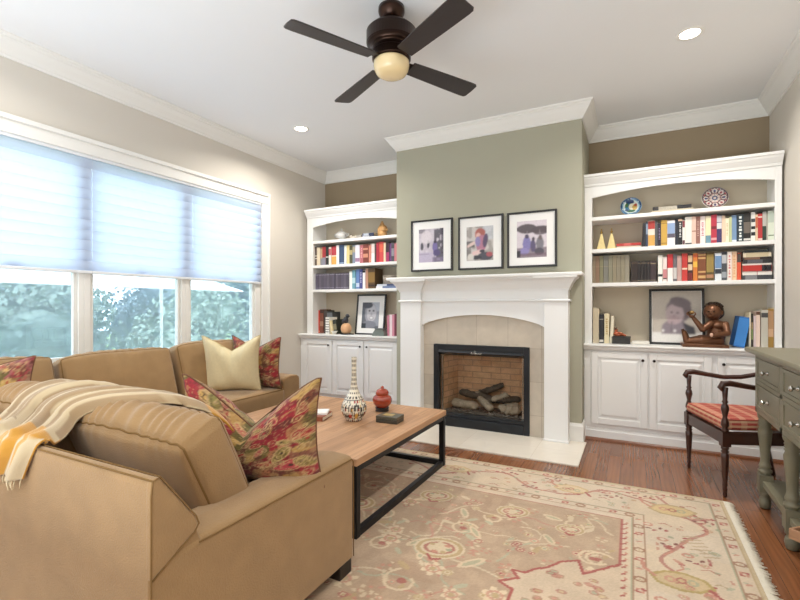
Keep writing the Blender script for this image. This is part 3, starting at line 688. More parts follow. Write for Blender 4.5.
# ---------------------------------------------------------------- rug
RX0,RX1,RY0,RY1=-2.45,.49,.30,3.355
def rug_canvas():
    w,h=int((RX1-RX0)/.0065),int((RY1-RY0)/.0065); c=Canvas(w,h,'CCBAA3')
    W=RX1-RX0; Hh=RY1-RY0; asp=Hh/W
    # work in metres: X,Y hold metres from the rug's corner
    c.X=c.X*W+RX0; c.Y=c.Y*Hh+RY0
    e=np.minimum(np.minimum(c.X-RX0,RX1-c.X),np.minimum(c.Y-RY0,RY1-c.Y))
    tanc,cream,red,rose,gold,sage,brown='B0967C','CCBAA3','A0524A','BC8470','B39A72','9C9C80','9A7358'
    nz=smooth_noise(h,w,9,2); c.put((nz>.5)*1.,'CBB598',.5)
    c.put((e<.028)*1.,'BFAA88'); 
    for d,t,co in ((.022,.004,gold),(.082,.0035,brown),(.090,.0025,sage),(.430,.0025,sage),(.437,.0035,brown),(.492,.0035,brown),(.500,.0025,sage)):
        c.put((abs(e-d)<t)*1.,co,.9)
    inner=(e>.545); c.put(inner*1.,tanc)
    nz=smooth_noise(h,w,14,6); c.put((inner&(nz>.52))*1.,'A88A70',.55); nz=smooth_noise(h,w,60,8); c.put(inner*(nz>.6)*1.,'BEA488',.35)
    c.put((abs(e-.548)<.005)*1.,red,.85)
    g=random.Random(12)
    def strip(fn,n):                                                  # small florets of the guard bands
        for k in range(n):
            x,y=fn((k+.5)/n); kk=k%3
            if kk==0: c.ell(x,y,.024,.015,red,.7); c.ell(x,y,.024,.010,rose,-.7); c.ell(x,y,.007,.007,cream)
            elif kk==1: c.ring(x,y,.022,.018,.3,brown); c.ell(x,y,.006,.006,gold)
            else: c.ell(x,y,.016,.007,rose,.4,.9); c.ell(x-.008,y+.01,.008,.005,sage)
    for d,sp in ((.053,.085),(.465,.085)):
        nx=int((W-2*d)/sp); ny=int((Hh-2*d)/sp)
        strip(lambda u:(RX1-d,RY0+d+u*(Hh-2*d)),ny); strip(lambda u:(RX0+d,RY0+d+u*(Hh-2*d)),ny)
        strip(lambda u:(RX0+d+u*(W-2*d),RY1-d),nx); strip(lambda u:(RX0+d+u*(W-2*d),RY0+d),nx)
    # teeth along the field's edge
    for k in range(34):
        y=RY0+.56+k*(Hh-1.12)/34; c.line([(RX1-.548,y),(RX1-.525,y+.014)],.006,red); c.ell(RX1-.522,y+.03,.006,.010,rose)
    # main border vines, palmettes, sprigs
    def vine(fn,L_,ph):
        n=int(L_/.02); pts=[fn(k*.02,.10*math.sin(k*.02*2*PI/.78+ph)+.018*math.sin(k*.02*21)) for k in range(n+1)]
        c.line(pts,.009,'A5685C',.85)
        for k in range(0,n,7):
            a=k*.02; v=.10*math.sin(a*2*PI/.78+ph); c.line([fn(a,v),fn(a+.04,v+.035),fn(a+.075,v+.03)],.0045,rose); c.ell(*fn(a+.08,v+.03),.014,.010,red)
    def palm(x,y,r,rot,co,edge=gold):
        P=[(x+r*(1.25 if i%4 in(0,3) else 1.)*math.cos(i*PI/4+PI/8+rot)*1.1,y+r*math.sin(i*PI/4+PI/8+rot)*.85) for i in range(8)]
        c.poly(P,co); c.line(P+[P[0]],.008,edge); 
        for k in range(3): c.ring(x+(k-1)*r*.5,y+g.uniform(-.2,.2)*r,r*.2,r*.22,.3,[rose,red,sage][k],0,.8)
        c.line([(x-r*1.2,y),(x-r*1.7,y+.05),(x-r*1.75,y+.10)],.008,rose); c.line([(x+r*1.2,y-.02),(x+r*1.6,y-.07)],.008,red)
    vine(lambda a,v:(RX1-.262+v,RY0+.1+a),Hh-.2,.6); vine(lambda a,v:(RX0+.262+v,RY0+.1+a),Hh-.2,.6)
    vine(lambda a,v:(RX0+.1+a,RY1-.262+v),W-.2,2.2); vine(lambda a,v:(RX0+.1+a,RY0+.262+v),W-.2,2.2)
    for y in (2.29,1.5,.75): palm(.185,y,.085,.3,'C0A780','A9935A')
    palm(.2,3.06,.09,.7,'C8AE7E'); palm(-.36,3.12,.075,0,'D0BA95','C2A67C'); palm(-1.15,3.12,.075,0,'D0BA95','C2A67C'); palm(-1.9,3.1,.075,0,'D0BA95','C2A67C')
    for y in (2.66,1.9,1.1):                                            # jagged grey-brown leaves
        for k in range(7): c.line([(.30-.012*k,y-.10+.03*k),(.36-.012*k,y-.075+.03*k)],.006,'B29B7D',.9)
    for (x,y) in [(.16,2.60),(.26,2.48),(.10,2.75),(.31,2.16),(.13,2.05),(.05+.28,2.95),(-.12,3.1),(-.62,3.02),(-.8,3.2),(-1.4,3.15),(-.5,3.22),(.04,3.18),(.2,1.75),(.28,1.3)]:
        for k in range(4): c.ell(x+.028*k-.03,y+.012*((-1)**k)+.01*k,.014,.008,red if k%2 else '7E4A40',.5*k)
        c.ell(x+.07,y-.05,.015,.011,sage); c.ring(x-.03,y+.06,.02,.016,.28,rose)
    # field: cream vines, rosettes, leaves
    ins=lambda x,y:(RX0+.58<x<RX1-.58 and RY0+.58<y<RY1-.58)
    for i in range(95):
        x=g.uniform(RX0+.6,RX1-.6); y=g.uniform(RY0+.6,RY1-.6); a=g.uniform(0,6.3); pts=[(x,y)]
        for k in range(7):
            a+=g.uniform(-.7,.7); x+=.045*math.cos(a); y+=.045*math.sin(a); pts.append((x,y))
        pts=[p for p in pts if ins(*p)]
        if len(pts)>2: c.line(pts,.0055,g.choice(['CDBA9C','CDBA9C','A8A68C','B98472']),.85)
    for i in range(430):
        x=g.uniform(RX0+.6,RX1-.58); y=g.uniform(RY0+.6,RY1-.58); r=g.uniform(.011,.026); k=g.random()
        if k<.55:
            c.ell(x,y,r,r*.9,g.choice(['CDBA9C','CDBA9C']),0,.95); c.ring(x,y,r*.75,r*.68,.28,g.choice([rose,red,gold,brown]),0,.8); c.ell(x,y,r*.3,r*.3,g.choice([red,gold,sage]))
        elif k<.8: c.ell(x,y,r*1.7,r*.7,g.choice(['CDBA9C','CDBA9C',gold,'AFAB90']),g.uniform(0,3.1),.9)
        else:
            for q in range(5): c.ell(x+r*1.2*math.cos(q*1.26),y+r*1.2*math.sin(q*1.26),r*.5,r*.4,g.choice([rose,'CDBA9C']),0,.85)
    for i in range(46):                                                # larger pale leaves and palmettes of the field
        x=g.uniform(RX0+.62,RX1-.62); y=g.uniform(RY0+.62,RY1-.62); r=g.uniform(.035,.06); ro=g.uniform(0,3.1)
        k=i%3
        if k==0:
            for q in range(6): c.ell(x+r*.8*math.cos(q*1.05+ro),y+r*.8*math.sin(q*1.05+ro),r*.42,r*.30,'D3BFA0',q*1.05+ro,.95)
            c.ring(x,y,r*.62,r*.55,.2,rose,0,.8); c.ell(x,y,r*.3,r*.3,gold)
        elif k==1: c.ell(x,y,r*1.6,r*.55,'D0BB9C',ro,.95); c.ell(x,y,r*1.1,r*.28,sage,ro,.7)
        else:
            c.line([(x+r*1.6*math.cos(a0+ro)*(1-.1*a0),y+r*1.6*math.sin(a0+ro)*(1-.1*a0)) for a0 in [q*.45 for q in range(12)]],.007,'D0BB9C',.95); c.ell(x,y,r*.4,r*.35,red,0,.8)
    for (x,y,r) in ((-.85,2.06,.10),(-1.1,2.62,.085),(-.95,1.45,.1),(-1.5,2.3,.1),(-.62,2.62,.075),(-1.75,1.6,.1),(-.3,2.55,.06)):
        c.ell(x,y,r*1.25,r,'CDBA9C',.3); c.ring(x,y,r*1.05,r*.8,.10,gold,.3); c.ring(x,y,r*.7,r*.5,.12,red,.3,.8)
        for q in range(7): c.ell(x+r*.5*math.cos(q*.9),y+r*.4*math.sin(q*.9),r*.16,r*.12,g.choice([rose,gold,sage,'CDBA9C']))
        c.line([(x-r*.3,y-r*.8),(x,y-r*1.1),(x+.4*r,y-r*.9)],.007,red)
    for i in range(800):                                               # scattered little flowers in the border
        x=g.uniform(RX0+.1,RX1-.1); y=g.uniform(RY0+.1,RY1-.1); ee=min(x-RX0,RX1-x,y-RY0,RY1-y)
        if not .105<ee<.415: continue
        r=g.uniform(.008,.018); k=g.random()
        if k<.4: c.ring(x,y,r,r*.85,.3,g.choice([rose,'B58A6A',sage]),0,.8); c.ell(x,y,r*.4,r*.4,gold)
        elif k<.75: c.ell(x,y,r*1.4,r*.6,g.choice([red,rose,'A98F70','A8A68C']),g.uniform(0,3),.85)
        else: c.line([(x-r*2,y),(x,y+r),(x+r*2,y-r*.5)],.004,g.choice(['A9665A','A8906E']),.85)
    # stepped cream medallions on the cross axis
    cy=(RY0+RY1)/2; cx=(RX0+RX1)/2
    half=[(-.052,2.312),(-.075,2.285),(-.095,2.27),(-.12,2.235),(-.145,2.215),(-.17,2.18),(-.198,2.155),(-.212,2.20),(-.229,2.257),(-.26,2.235),(-.30,2.21),(-.33,2.16),(-.356,2.125),(-.40,2.09),(-.43,2.045),(-.488,2.04),(-.45,1.99),(-.52,1.93),(-.455,1.90)]
    for sgn in (1,-1):
        P=[(cx+sgn*(x-cx),y) for x,y in half]+[(cx+sgn*(x-cx),2*cy-y) for x,y in reversed(half)]
        c.poly(P,'C8B298'); c.line(P,.0075,red)
        for q in range(60):
            x=cx+sgn*(g.uniform(-.40,-.08)-cx); y=cy+g.uniform(-.30,.30)
            c.ell(x,y,.015,.010,g.choice([sage,gold,rose,'C7AE86']),g.uniform(0,3),.8); c.ring(x,y,.017,.012,.25,g.choice([brown,red]),0,.6)
        for q in range(5):
            a0=q*1.26; c.ell(cx+sgn*(-.24-cx)+.05*math.cos(a0),cy+.05*math.sin(a0),.035,.02,rose,a0)
        c.ell(cx+sgn*(-.24-cx),cy,.03,.03,red)
    nz=smooth_noise(h,w,40,5); c.a*=(.93+.14*nz)[...,None]
    c.fuzz(.07,3); return c
rc=rug_canvas()
ni,nj=rc.w,rc.h; xs=np.linspace(RX0,RX1,ni); ys=np.linspace(RY0,RY1,nj)
verts=np.zeros((ni,nj,3)); verts[...,0]=xs[:,None]; verts[...,1]=ys[None,:]; verts[...,2]=.0075
P=verts.reshape(-1,3); idx=np.arange(ni*nj).reshape(ni,nj)
fc=np.stack([idx[:-1,:-1],idx[1:,:-1],idx[1:,1:],idx[:-1,1:]],-1).reshape(-1,4)
me=bpy.data.meshes.new('area_rug'); off=np.array([(RX0+RX1)/2,(RY0+RY1)/2,0])
b4=np.array([[RX0,RY0,.0005],[RX1,RY0,.0005],[RX1,RY1,.0005],[RX0,RY1,.0005]])
n0=len(P); c4=[idx[0,0],idx[-1,0],idx[-1,-1],idx[0,-1]]
fl=fc.tolist()+[[n0+3,n0+2,n0+1,n0]]
edges=[list(idx[:,0]),list(idx[-1,:]),list(idx[::-1,-1]),list(idx[0,::-1])]
for k in range(4): fl.append([n0+k,n0+(k+1)%4]+[int(q) for q in reversed(edges[k])])
me.from_pydata((np.concatenate([P,b4])-off).tolist(),[],fl)
ca=me.color_attributes.new('Col','FLOAT_COLOR','POINT'); uu,vv=np.meshgrid((np.arange(ni)+.5)/ni,(np.arange(nj)+.5)/nj,indexing='ij')
ca.data.foreach_set('color',np.concatenate([rc.at(uu,vv).reshape(-1,4),np.tile([*lin('BFAA88'),1],(4,1))]).astype(np.float32).ravel())
me.materials.append(colmat('rug_wool',.97,.2,bump=.5,bscale=330))
rug=bpy.data.objects.new('area_rug',me); C.objects.link(rug); rug.location=off; WL[rug.name]=Vector(off)
tag(rug,'large cream and tan oriental rug with floral border and white fringe','rug')
fr=MB(); g=random.Random(9)
for X,sg in ((RX1,1),(RX0,-1)):
    n=330
    for k in range(n):
        y=RY0+(RY1-RY0)*(k+.5)/n; l=g.uniform(.038,.056); dy=g.uniform(-.006,.006)
        fr.tube([(X-sg*.002,y,.006),(X+sg*l*.5,y+dy*.4,.0055),(X+sg*l,y+dy,.0035)],[.0036,.0032,.0022],4)
f_=fr.build('fringe',mat('rug_fringe','E7DECB',.95,noise=.1,nscale=90),rug); f_['kind']='stuff'

# ---------------------------------------------------------------- coffee table
TX0,TX1,TY0,TY1,TZ=-2.50,-1.25,1.93,3.165,.42
t=thing('coffee_table','low wooden coffee table on a black square metal frame','coffee table',((TX0+TX1)/2,(TY0+TY1)/2,.0075))
box('table_top',(TX0,TY0,TZ-.038),(TX1,TY1,TZ),tablem,t,bevel=.003)
b=.038; za=TZ-.0385
for (x,y) in ((TX0+.004,TY0+.004),(TX1-.004-b,TY0+.004),(TX0+.004,TY1-.004-b),(TX1-.004-b,TY1-.004-b)):
    box('leg',(x,y,.0075),(x+b,y+b,za),blackm,t,bevel=.002)
r_=MB(); 
for z0,z1 in ((za-.032,za-.0004),(.009,.009+.036)):
    r_=MB()
    for x in (TX0+.004,TX1-.004-b): r_.box((x+.002,TY0+.042,z0),(x+b-.002,TY1-.042,z1))
    for y in (TY0+.004,TY1-.004-b): r_.box((TX0+.042,y+.002,z0),(TX1-.042,y+b-.002,z1))
    r_.build('top_rail' if z0>.1 else 'bottom_rail',blackm,t,bevel=.002)

def painted_lathe(name,prof,cv,m,loc,n=72,k=90):
    P=[];zz=[];ln=[0]
    for (a,b),(c_,d_) in zip(prof[:-1],prof[1:]): ln.append(ln[-1]+math.hypot(c_-a,d_-b))
    rows=[];cols=[]
    tr=[(l/ln[-1],p[0]) for l,p in zip(ln,prof)]; tz=[(l/ln[-1],p[1]) for l,p in zip(ln,prof)]
    sm=lambda tab,x:(lerp_tab(tab,max(0,x-.02))+2*lerp_tab(tab,x)+lerp_tab(tab,min(1,x+.02)))/4
    for i in range(n):
        row=[]
        for j in range(k+1):
            u=j/k; r_=sm(tr,u); row.append((r_*math.cos(2*PI*i/n),r_*math.sin(2*PI*i/n),sm(tz,u))); cols.append(cv.at(i/n,u))
        rows.append(row)
    o=MB().grid(rows,wrap=True).build(name,m,None,local=True,cols=np.array(cols).reshape(-1,4)); o.location=loc
    return o
glaze=colmat('painted_glaze',.22,0,.4)
c=Canvas(200,200,'E6DDC9'); g=random.Random(2)
for i in range(7):
    y=.05+.05*i
    c.rect(0,y,1,y+.006,'2E2A28')
    for k in range(26): c.rect(k/26,y+.008,k/26+.018,y+.042,g.choice(['2E2A28','2E2A28','4A4038','E6DDC9','9C3B30','C79A4A']))
for k in range(12):
    x=(k+.5)/12; c.poly([(x-.035,.18),(x,.05),(x+.035,.18),(x,.36)],'EDE6D5'); c.line([(x-.035,.18),(x,.05),(x+.035,.18),(x,.36),(x-.035,.18)],.006,'2E2A28')
    c.ell(x,.19,.018,.05,['A43D30','CDA04E','3A3634'][k%3])
for i in range(10):
    y=.42+.058*i
    for k in range(16): c.rect(k/16+(i%2)/32,y,k/16+(i%2)/32+.034,y+.034,g.choice(['2E2A28','3A3430','57493C']))
c.rect(0,.0,1,.03,'E9E1D0'); c.rect(0,.39,1,.405,'2E2A28'); c.rect(0,.985,1,1,'2E2A28')
v=painted_lathe('bottle_vase',[(.001,0),(.054,0),(.058,.012),(.060,.02),(.080,.045),(.0895,.080),(.085,.112),(.066,.147),(.044,.178),(.029,.21),(.0205,.25),(.017,.31),(.0165,.38),(.0185,.425),(.020,.438),(.015,.438),(.012,.42)],c,glaze,(-1.70,2.59,TZ))
tag(v,'tall narrow-necked white vase with black geometric pattern on the coffee table','vase')
j=thing('ginger_jar','round red-orange lidded jar on a dark stand on the coffee table','jar',(-1.665,2.92,TZ))
redg=mat('oxblood_glaze','9B3A20',.15,noise=.3,nscale=25,coat=.6)
MB().lathe([(.001,0),(.048,0),(.052,.006),(.044,.012),(.05,.02),(.054,.026),(.04,.027),(.001,.027)],(-1.665,2.92,TZ),32).build('stand',mat('ebony_stand','221A17',.4),j)
MB().lathe([(.03,.027),(.048,.034),(.068,.058),(.074,.085),(.066,.108),(.048,.121),(.04,.124)],(-1.665,2.92,TZ),40).build('jar_body',redg,j)
MB().lathe([(.046,.1215),(.05,.126),(.049,.142),(.038,.158),(.022,.166),(.012,.168),(.014,.175),(.011,.183),(.003,.187)],(-1.665,2.92,TZ),40).build('lid',redg,j)
bx=thing('trinket_box','small dark box with olive marbled lid on the coffee table','box',(-1.465,2.675,TZ),.06)
MB().box((-.078,-.058,0),(.078,.058,.026)).build('box_base',mat('box_dark','3B372F',.4,noise=.2,nscale=40),bx,local=True,bevel=.002)
MB().box((-.079,-.059,.0265),(.079,.059,.044)).build('box_lid',mat('box_lid','4E4C3E',.3,noise=.35,nscale=45),bx,local=True,bevel=.003)
MB().box((-.045,-.03,.0443),(.03,.028,.0455)).build('lid_inlay',mat('lid_inlay','B4A06A',.3,noise=.5,nscale=60),bx,local=True,bevel=.0005)

# ---------------------------------------------------------------- armchair
ch=thing('armchair','dark mahogany open armchair with red plaid seat cushion','chair',(.4415,3.70,0),math.atan2(.96,-.28)-PI/2+PI/2-PI/2+0)
fd=Vector((-.96,-.28)).normalized(); ch.rotation_euler=(0,0,math.atan2(fd.y,fd.x)-PI/2)
def turned(parts,x,y,z0=0): return [(r,z) for r,z in parts]
fleg=[(.004,0),(.011,.004),(.013,.02),(.010,.034),(.014,.05),(.010,.064),(.015,.078),(.012,.09),(.0175,.16),(.0215,.24),(.0225,.272),(.016,.278),(.0235,.288),(.016,.298),(.022,.306),(.022,.325)]
for sx in (-1,1):
    x=.259*sx
    m=MB(); m.lathe(fleg,(x,0,0),16); m.box((x-.024,-.024,.322),(x+.024,.024,.415)); m.build('leg',darkw,ch,local=True)
    m=MB(); m.lathe([(.02,.413),(.022,.425),(.013,.437),(.023,.452),(.021,.475),(.012,.505),(.017,.53),(.023,.553),(.020,.575),(.012,.59),(.018,.60),(.012,.61),(.015,.65),(.018,.69)],(x,0,0),16); m.build('arm_post',darkw,ch,local=True)
    xr_=.215*sx
    m=MB(); m.tube([(xr_*1.04,-.53,0),(xr_*1.01,-.49,.18),(xr_,-.46,.36),(xr_,-.46,.45)],[.014,.018,.021,.021],8); m.tube([(xr_,-.46,.44),(xr_,-.475,.6),(xr_,-.51,.74),(xr_,-.54,.85)],[.02,.018,.016,.013],8); m.build('leg',darkw,ch,local=True)
    m=MB(); m.tube([(x,.012,.672),(x,.026,.69),(x,.012,.712),(x-.002*sx,-.03,.716),(x-.005*sx,-.12,.70),(x-.012*sx,-.22,.684),(x-.025*sx,-.33,.69),(xr_+.004*sx,-.43,.715),(xr_,-.508,.735)],[.012,.018,.021,.019,.0165,.016,.0165,.016,.013],10); m.build('armrest',darkw,ch,local=True)
m=MB(); m.prism([(-.26,-.018),(.26,-.018),(.26,.018),(-.26,.018)],'z',.335,.41); m.prism([(-.225,-.478),(.225,-.478),(.225,-.442),(-.225,-.442)],'z',.335,.41)
for sx in (-1,1): m.prism([(.277*sx,0),(.241*sx,0),(.197*sx,-.46),(.233*sx,-.46)],'z',.335,.41)
m.build('seat_rail',darkw,ch,local=True,bevel=.003)
m=MB(); m.tube([(-.21,-.545,.835),(0,-.575,.85),(.21,-.545,.835)],.02,10); m.tube([(-.212,-.50,.66),(0,-.515,.66),(.212,-.50,.66)],.012,8); m.build('back_rail',darkw,ch,local=True)
for k in (-1,0,1): MB().tube([(.075*k,-.512,.665),(.075*k,-.545,.76),(.08*k,-.565,.838)],.009,8).build('back_spindle',darkw,ch,local=True)
def plaid():
    m,nt,p=nodes('red_plaid'); L=nt.links.new; tc=N(nt,'ShaderNodeTexCoord'); sp=N(nt,'ShaderNodeSeparateXYZ'); L(tc.outputs['Object'],sp.inputs[0])
    def band(sock,f,th,op='GREATER_THAN'):
        a=N(nt,'ShaderNodeMath',operation='MULTIPLY'); a.inputs[1].default_value=f; L(sock,a.inputs[0])
        b=N(nt,'ShaderNodeMath',operation='FRACT'); L(a.outputs[0],b.inputs[0]); c=N(nt,'ShaderNodeMath',operation=op); c.inputs[1].default_value=th; L(b.outputs[0],c.inputs[0]); return c.outputs[0]
    def mix(fac,a,bc,amt):
        mm=N(nt,'ShaderNodeMix',data_type='RGBA'); mu=N(nt,'ShaderNodeMath',operation='MULTIPLY'); mu.inputs[1].default_value=amt; L(fac,mu.inputs[0]); L(mu.outputs[0],mm.inputs[0])
        if isinstance(a,str): mm.inputs[6].default_value=lin(a)+(1,)
        else: L(a,mm.inputs[6])
        mm.inputs[7].default_value=lin(bc)+(1,); return mm.outputs[2]
    c=mix(band(sp.outputs['X'],15,.55),'A8483E','BE7A66',.5); c=mix(band(sp.outputs['X'],15,.85),c,'8F5A3E',.5)
    c=mix(band(sp.outputs['Y'],11,.6),c,'D8B090',.4); c=mix(band(sp.outputs['Z'],33,.5),c,'D9C19A',.55)
    L(c,p.inputs['Base Color']); p.inputs['Roughness'].default_value=.9; return m
P=[]
def seatf(u,v,w):
    k=(v+1)/2; hw=.205+.06*k; y=-.445+.455*k
    rr=(1-abs(u)**6)*(1-abs(v)**6)
    return (u*hw*(1-.03*(abs(v)**4)), y, .455+w*(.030+.014*max(0,rr)**.5))
n=24; L_=[2*i/n-1 for i in range(n+1)]; m=MB()
for s_ in (-1,1):
    m.grid([[seatf(u,v,s_) for v in L_] for u in L_])
W_=[-1,-.6,-.2,.2,.6,1]
for s_ in (-1,1):
    m.grid([[tuple(a+b for a,b in zip(seatf(s_,v,w),(s_*.010*(1-w*w),0,0))) for w in W_] for v in L_]); m.grid([[tuple(a+b for a,b in zip(seatf(u,s_,w),(0,s_*.010*(1-w*w),0))) for w in W_] for u in L_])
cs=m.build('seat_cushion',plaid(),ch,local=True,merge=1e-5)
m=MB(); lp=[seatf(u,-1,1) for u in L_]+[seatf(1,v,1) for v in L_[1:]]+[seatf(-u,1,1) for u in L_[1:]]+[seatf(-1,-v,1) for v in L_[1:-1]]
m.tube(lp,.004,6,closed=True); m.build('cushion_welt',mat('plaid_welt','A5503F',.9),cs,local=True)

# ---------------------------------------------------------------- console table
KX0,KX1,KY0,KY1=.66,1.03,1.87,3.42
k=thing('console_table','sage painted console table with small drawers and turned legs','console table',((KX0+KX1)/2,(KY0+KY1)/2,0))
b=MB(); b.prism([(.622,.928),(.629,.919),(.645,.915),(XR-.004,.915),(XR-.004,.948),(.629,.948),(.622,.94)],'y',KY0-.06,KY1+.085); b.build('table_top',conm,k,bevel=.002)
b=MB(); b.box((KX0+.012,KY0,.565),(KX1,KY1,.915)); b.build('drawer_case',conm,k)
bounds=[3.42,2.885,2.375,1.87]
f_=MB()
for i,y in enumerate(bounds): 
    f_.box((KX0-.0,(y-.034 if i==0 else y-.022) if i<3 else y,.565),(KX0+.014,(y if i==0 else y+.022) if i<3 else y+.034,.912))
for z0,z1 in ((.565,.593),(.736,.760),(.894,.912)): f_.box((KX0,KY0+.001,z0),(KX0+.0135,KY1-.001,z1))
f_.build('face_frame',conm,k,bevel=.002)
for i in range(3):
    ya,yb=bounds[i+1]+(.036 if i==2 else .024),bounds[i]-(.036 if i==0 else .024)
    for z0,z1 in ((.595,.734),(.762,.892)):
        d=MB(); d.box((KX0+.004,ya,z0),(KX0+.03,yb,z1)); 
        for (a0,a1,c0,c1) in ((ya,ya+.02,z0,z1),(yb-.02,yb,z0,z1),(ya+.02,yb-.02,z0,z0+.02),(ya+.02,yb-.02,z1-.02,z1)): d.box((KX0-.001,a0,c0),(KX0+.006,a1,c1))
        do=d.build('drawer',conm,k,bevel=.002)
        for yk in ([(ya+yb)/2]):
            kb=MB(); kb.lathe([(.012,0),(.012,.003),(.005,.006),(.005,.018),(.013,.022),(.015,.028),(.011,.034),(.003,.036)],(KX0+.004,yk,(z0+z1)/2),16,0,Matrix.Rotation(-PI/2,3,'Y')); kb.build('knob',steelm,do)
kleg=[(.018,0),(.026,.004),(.031,.03),(.028,.055),(.021,.068),(.030,.078),(.030,.09),(.033,.10)]
up=[(r_*.76,z) for r_,z in [(.04,.20),(.03,.206),(.046,.216),(.046,.228),(.030,.236),(.043,.248),(.035,.262),(.029,.285),(.032,.33),(.039,.39),(.045,.44),(.046,.46),(.036,.482),(.044,.490),(.037,.497),(.044,.505),(.037,.512),(.044,.520),(.037,.528),(.047,.538),(.05,.55),(.05,.566)]]
for y in (3.375,2.86,2.40,1.915):
    for x in ((KX0+.038),(KX1-.045)):
        m=MB(); m.lathe(kleg,(x,y,0),20); m.box((x-.033,y-.033,.10),(x+.033,y+.033,.202)); m.lathe(up,(x,y,0),20); m.build('leg',conm,k)
box('lower_shelf',(KX0+.02,KY0+.02,.135),(KX1-.01,KY1-.02,.168),conm,k,bevel=.003)
t=thing('wooden_tray','flat tan wooden tray with a corner over the console\'s lower shelf edge','tray',(.80,2.575,.168),PI/4)
MB().box((-.13,-.13,0),(.13,.13,.014)).build('tray_floor',mat('tan_wood','A97F60',.5,noise=.15,nscale=12),t,local=True)
m=MB(); m.box((-.13,-.13,.0142),(-.118,.13,.045)); m.box((.118,-.13,.0142),(.13,.13,.045)); m.box((-.118,-.13,.0142),(.118,-.118,.045)); m.box((-.118,.118,.0142),(.118,.13,.045)); m.build('tray_rim',mat('tan_wood','A97F60',.5),t,local=True,bevel=.002)

# ---------------------------------------------------------------- ceiling fan and recessed lights
fx,fy=-1.282,2.36
fan=thing('ceiling_fan','dark bronze four-blade ceiling fan with cream glass bowl light','ceiling fan',(fx,fy,ZC))
MB().lathe([(.078,ZC-.001),(.079,2.96),(.074,2.945),(.058,2.922),(.046,2.912),(.03,2.909)],(fx,fy,0),36).build('canopy',bronze,fan)
MB().lathe([(.024,2.915),(.024,2.888),(.034,2.884),(.034,2.868),(.05,2.862)],(fx,fy,0),24).build('downrod',bronze,fan)
MB().lathe([(.05,2.845),(.10,2.842),(.128,2.834),(.143,2.820),(.143,2.820),(.150,2.812),(.150,2.812),(.150,2.745),(.150,2.745),(.144,2.736),(.144,2.736),(.118,2.722),(.106,2.716),(.106,2.716),(.110,2.700),(.116,2.690),(.116,2.690),(.116,2.650),(.116,2.650),(.108,2.644),(.06,2.642)],(fx,fy,.024),48).build('motor_housing',bronze,fan)
MB().lathe([(.100,2.6415),(.107,2.634),(.107,2.615),(.101,2.588),(.088,2.566),(.066,2.553),(.035,2.546),(.002,2.544)],(fx,fy,.024),40).build('light_bowl',mat('amber_glass','E6CF9F',.25,noise=.08,nscale=8,coat=.5),fan)
for q in range(4):
    a=math.radians(61.9+90*q); Mz=Matrix.Rotation(a,4,'Z')@Matrix.Rotation(math.radians(-11),4,'X')
    b=MB(); pts=[]
    ou=[(.135,-.052),(.22,-.056),(.45,-.064),(.60,-.068),(.632,-.066),(.645,-.055),(.648,0),(.645,.055),(.632,.066),(.60,.068),(.45,.064),(.22,.056),(.135,.052)]
    b.prism(ou,'z',-.004,.004)
    b.v=[tuple(Mz@Vector(p)+Vector((fx,fy,2.664))) for p in b.v]
    bo=b.build('blade',bladem,fan,bevel=.0015)
    ir=MB(); ir.box((.10,-.028,.0042),(.20,.028,.011)); ir.v=[tuple(Mz@Vector(p)+Vector((fx,fy,2.664))) for p in ir.v]; ir.build('blade_iron',bronze,bo,bevel=.002)
ledm=emis('lamp_glow','FFF4E2',14.)
cans=[(-2.955,3.54),(.33,3.476),(-2.95,1.1),(.33,1.1),(-2.95,-1.3),(.33,-1.3),(-1.31,-1.3)]
cl=['recessed ceiling light above the window side, nearest the left bookcase','recessed ceiling light near the right bookcase']
for i,(x,y) in enumerate(cans):
    t=thing('recessed_light',cl[i] if i<2 else ['recessed ceiling light over the sofa corner','recessed ceiling light over the console table','recessed ceiling light behind the sofa, window side','recessed ceiling light behind the viewer, console side','recessed ceiling light behind the viewer, mid room'][i-2],'ceiling light',(x,y,ZC),group='recessed ceiling lights')
    m=MB(); n=32
    for r0,r1,z0,z1 in ((.060,.082,ZC-.004,ZC-.001),):
        vs=[];fs=[]
        for r_,z in ((.058,ZC-.0005),(.060,ZC-.006),(.080,ZC-.004),(.083,ZC-.0005)):
            for q in range(n): vs.append((x+r_*math.cos(2*PI*q/n),y+r_*math.sin(2*PI*q/n),z))
        for a in range(3):
            for q in range(n): fs.append((a*n+q,a*n+(q+1)%n,(a+1)*n+(q+1)%n,(a+1)*n+q))
        m.add(vs,fs,0,True)
    m.build('trim_ring',trimw,t)
    MB().lathe([(.058,ZC-.003),(.058,ZC-.0015),(.001,ZC-.001)],(x,y,0),28).build('lamp_lens',ledm,t)
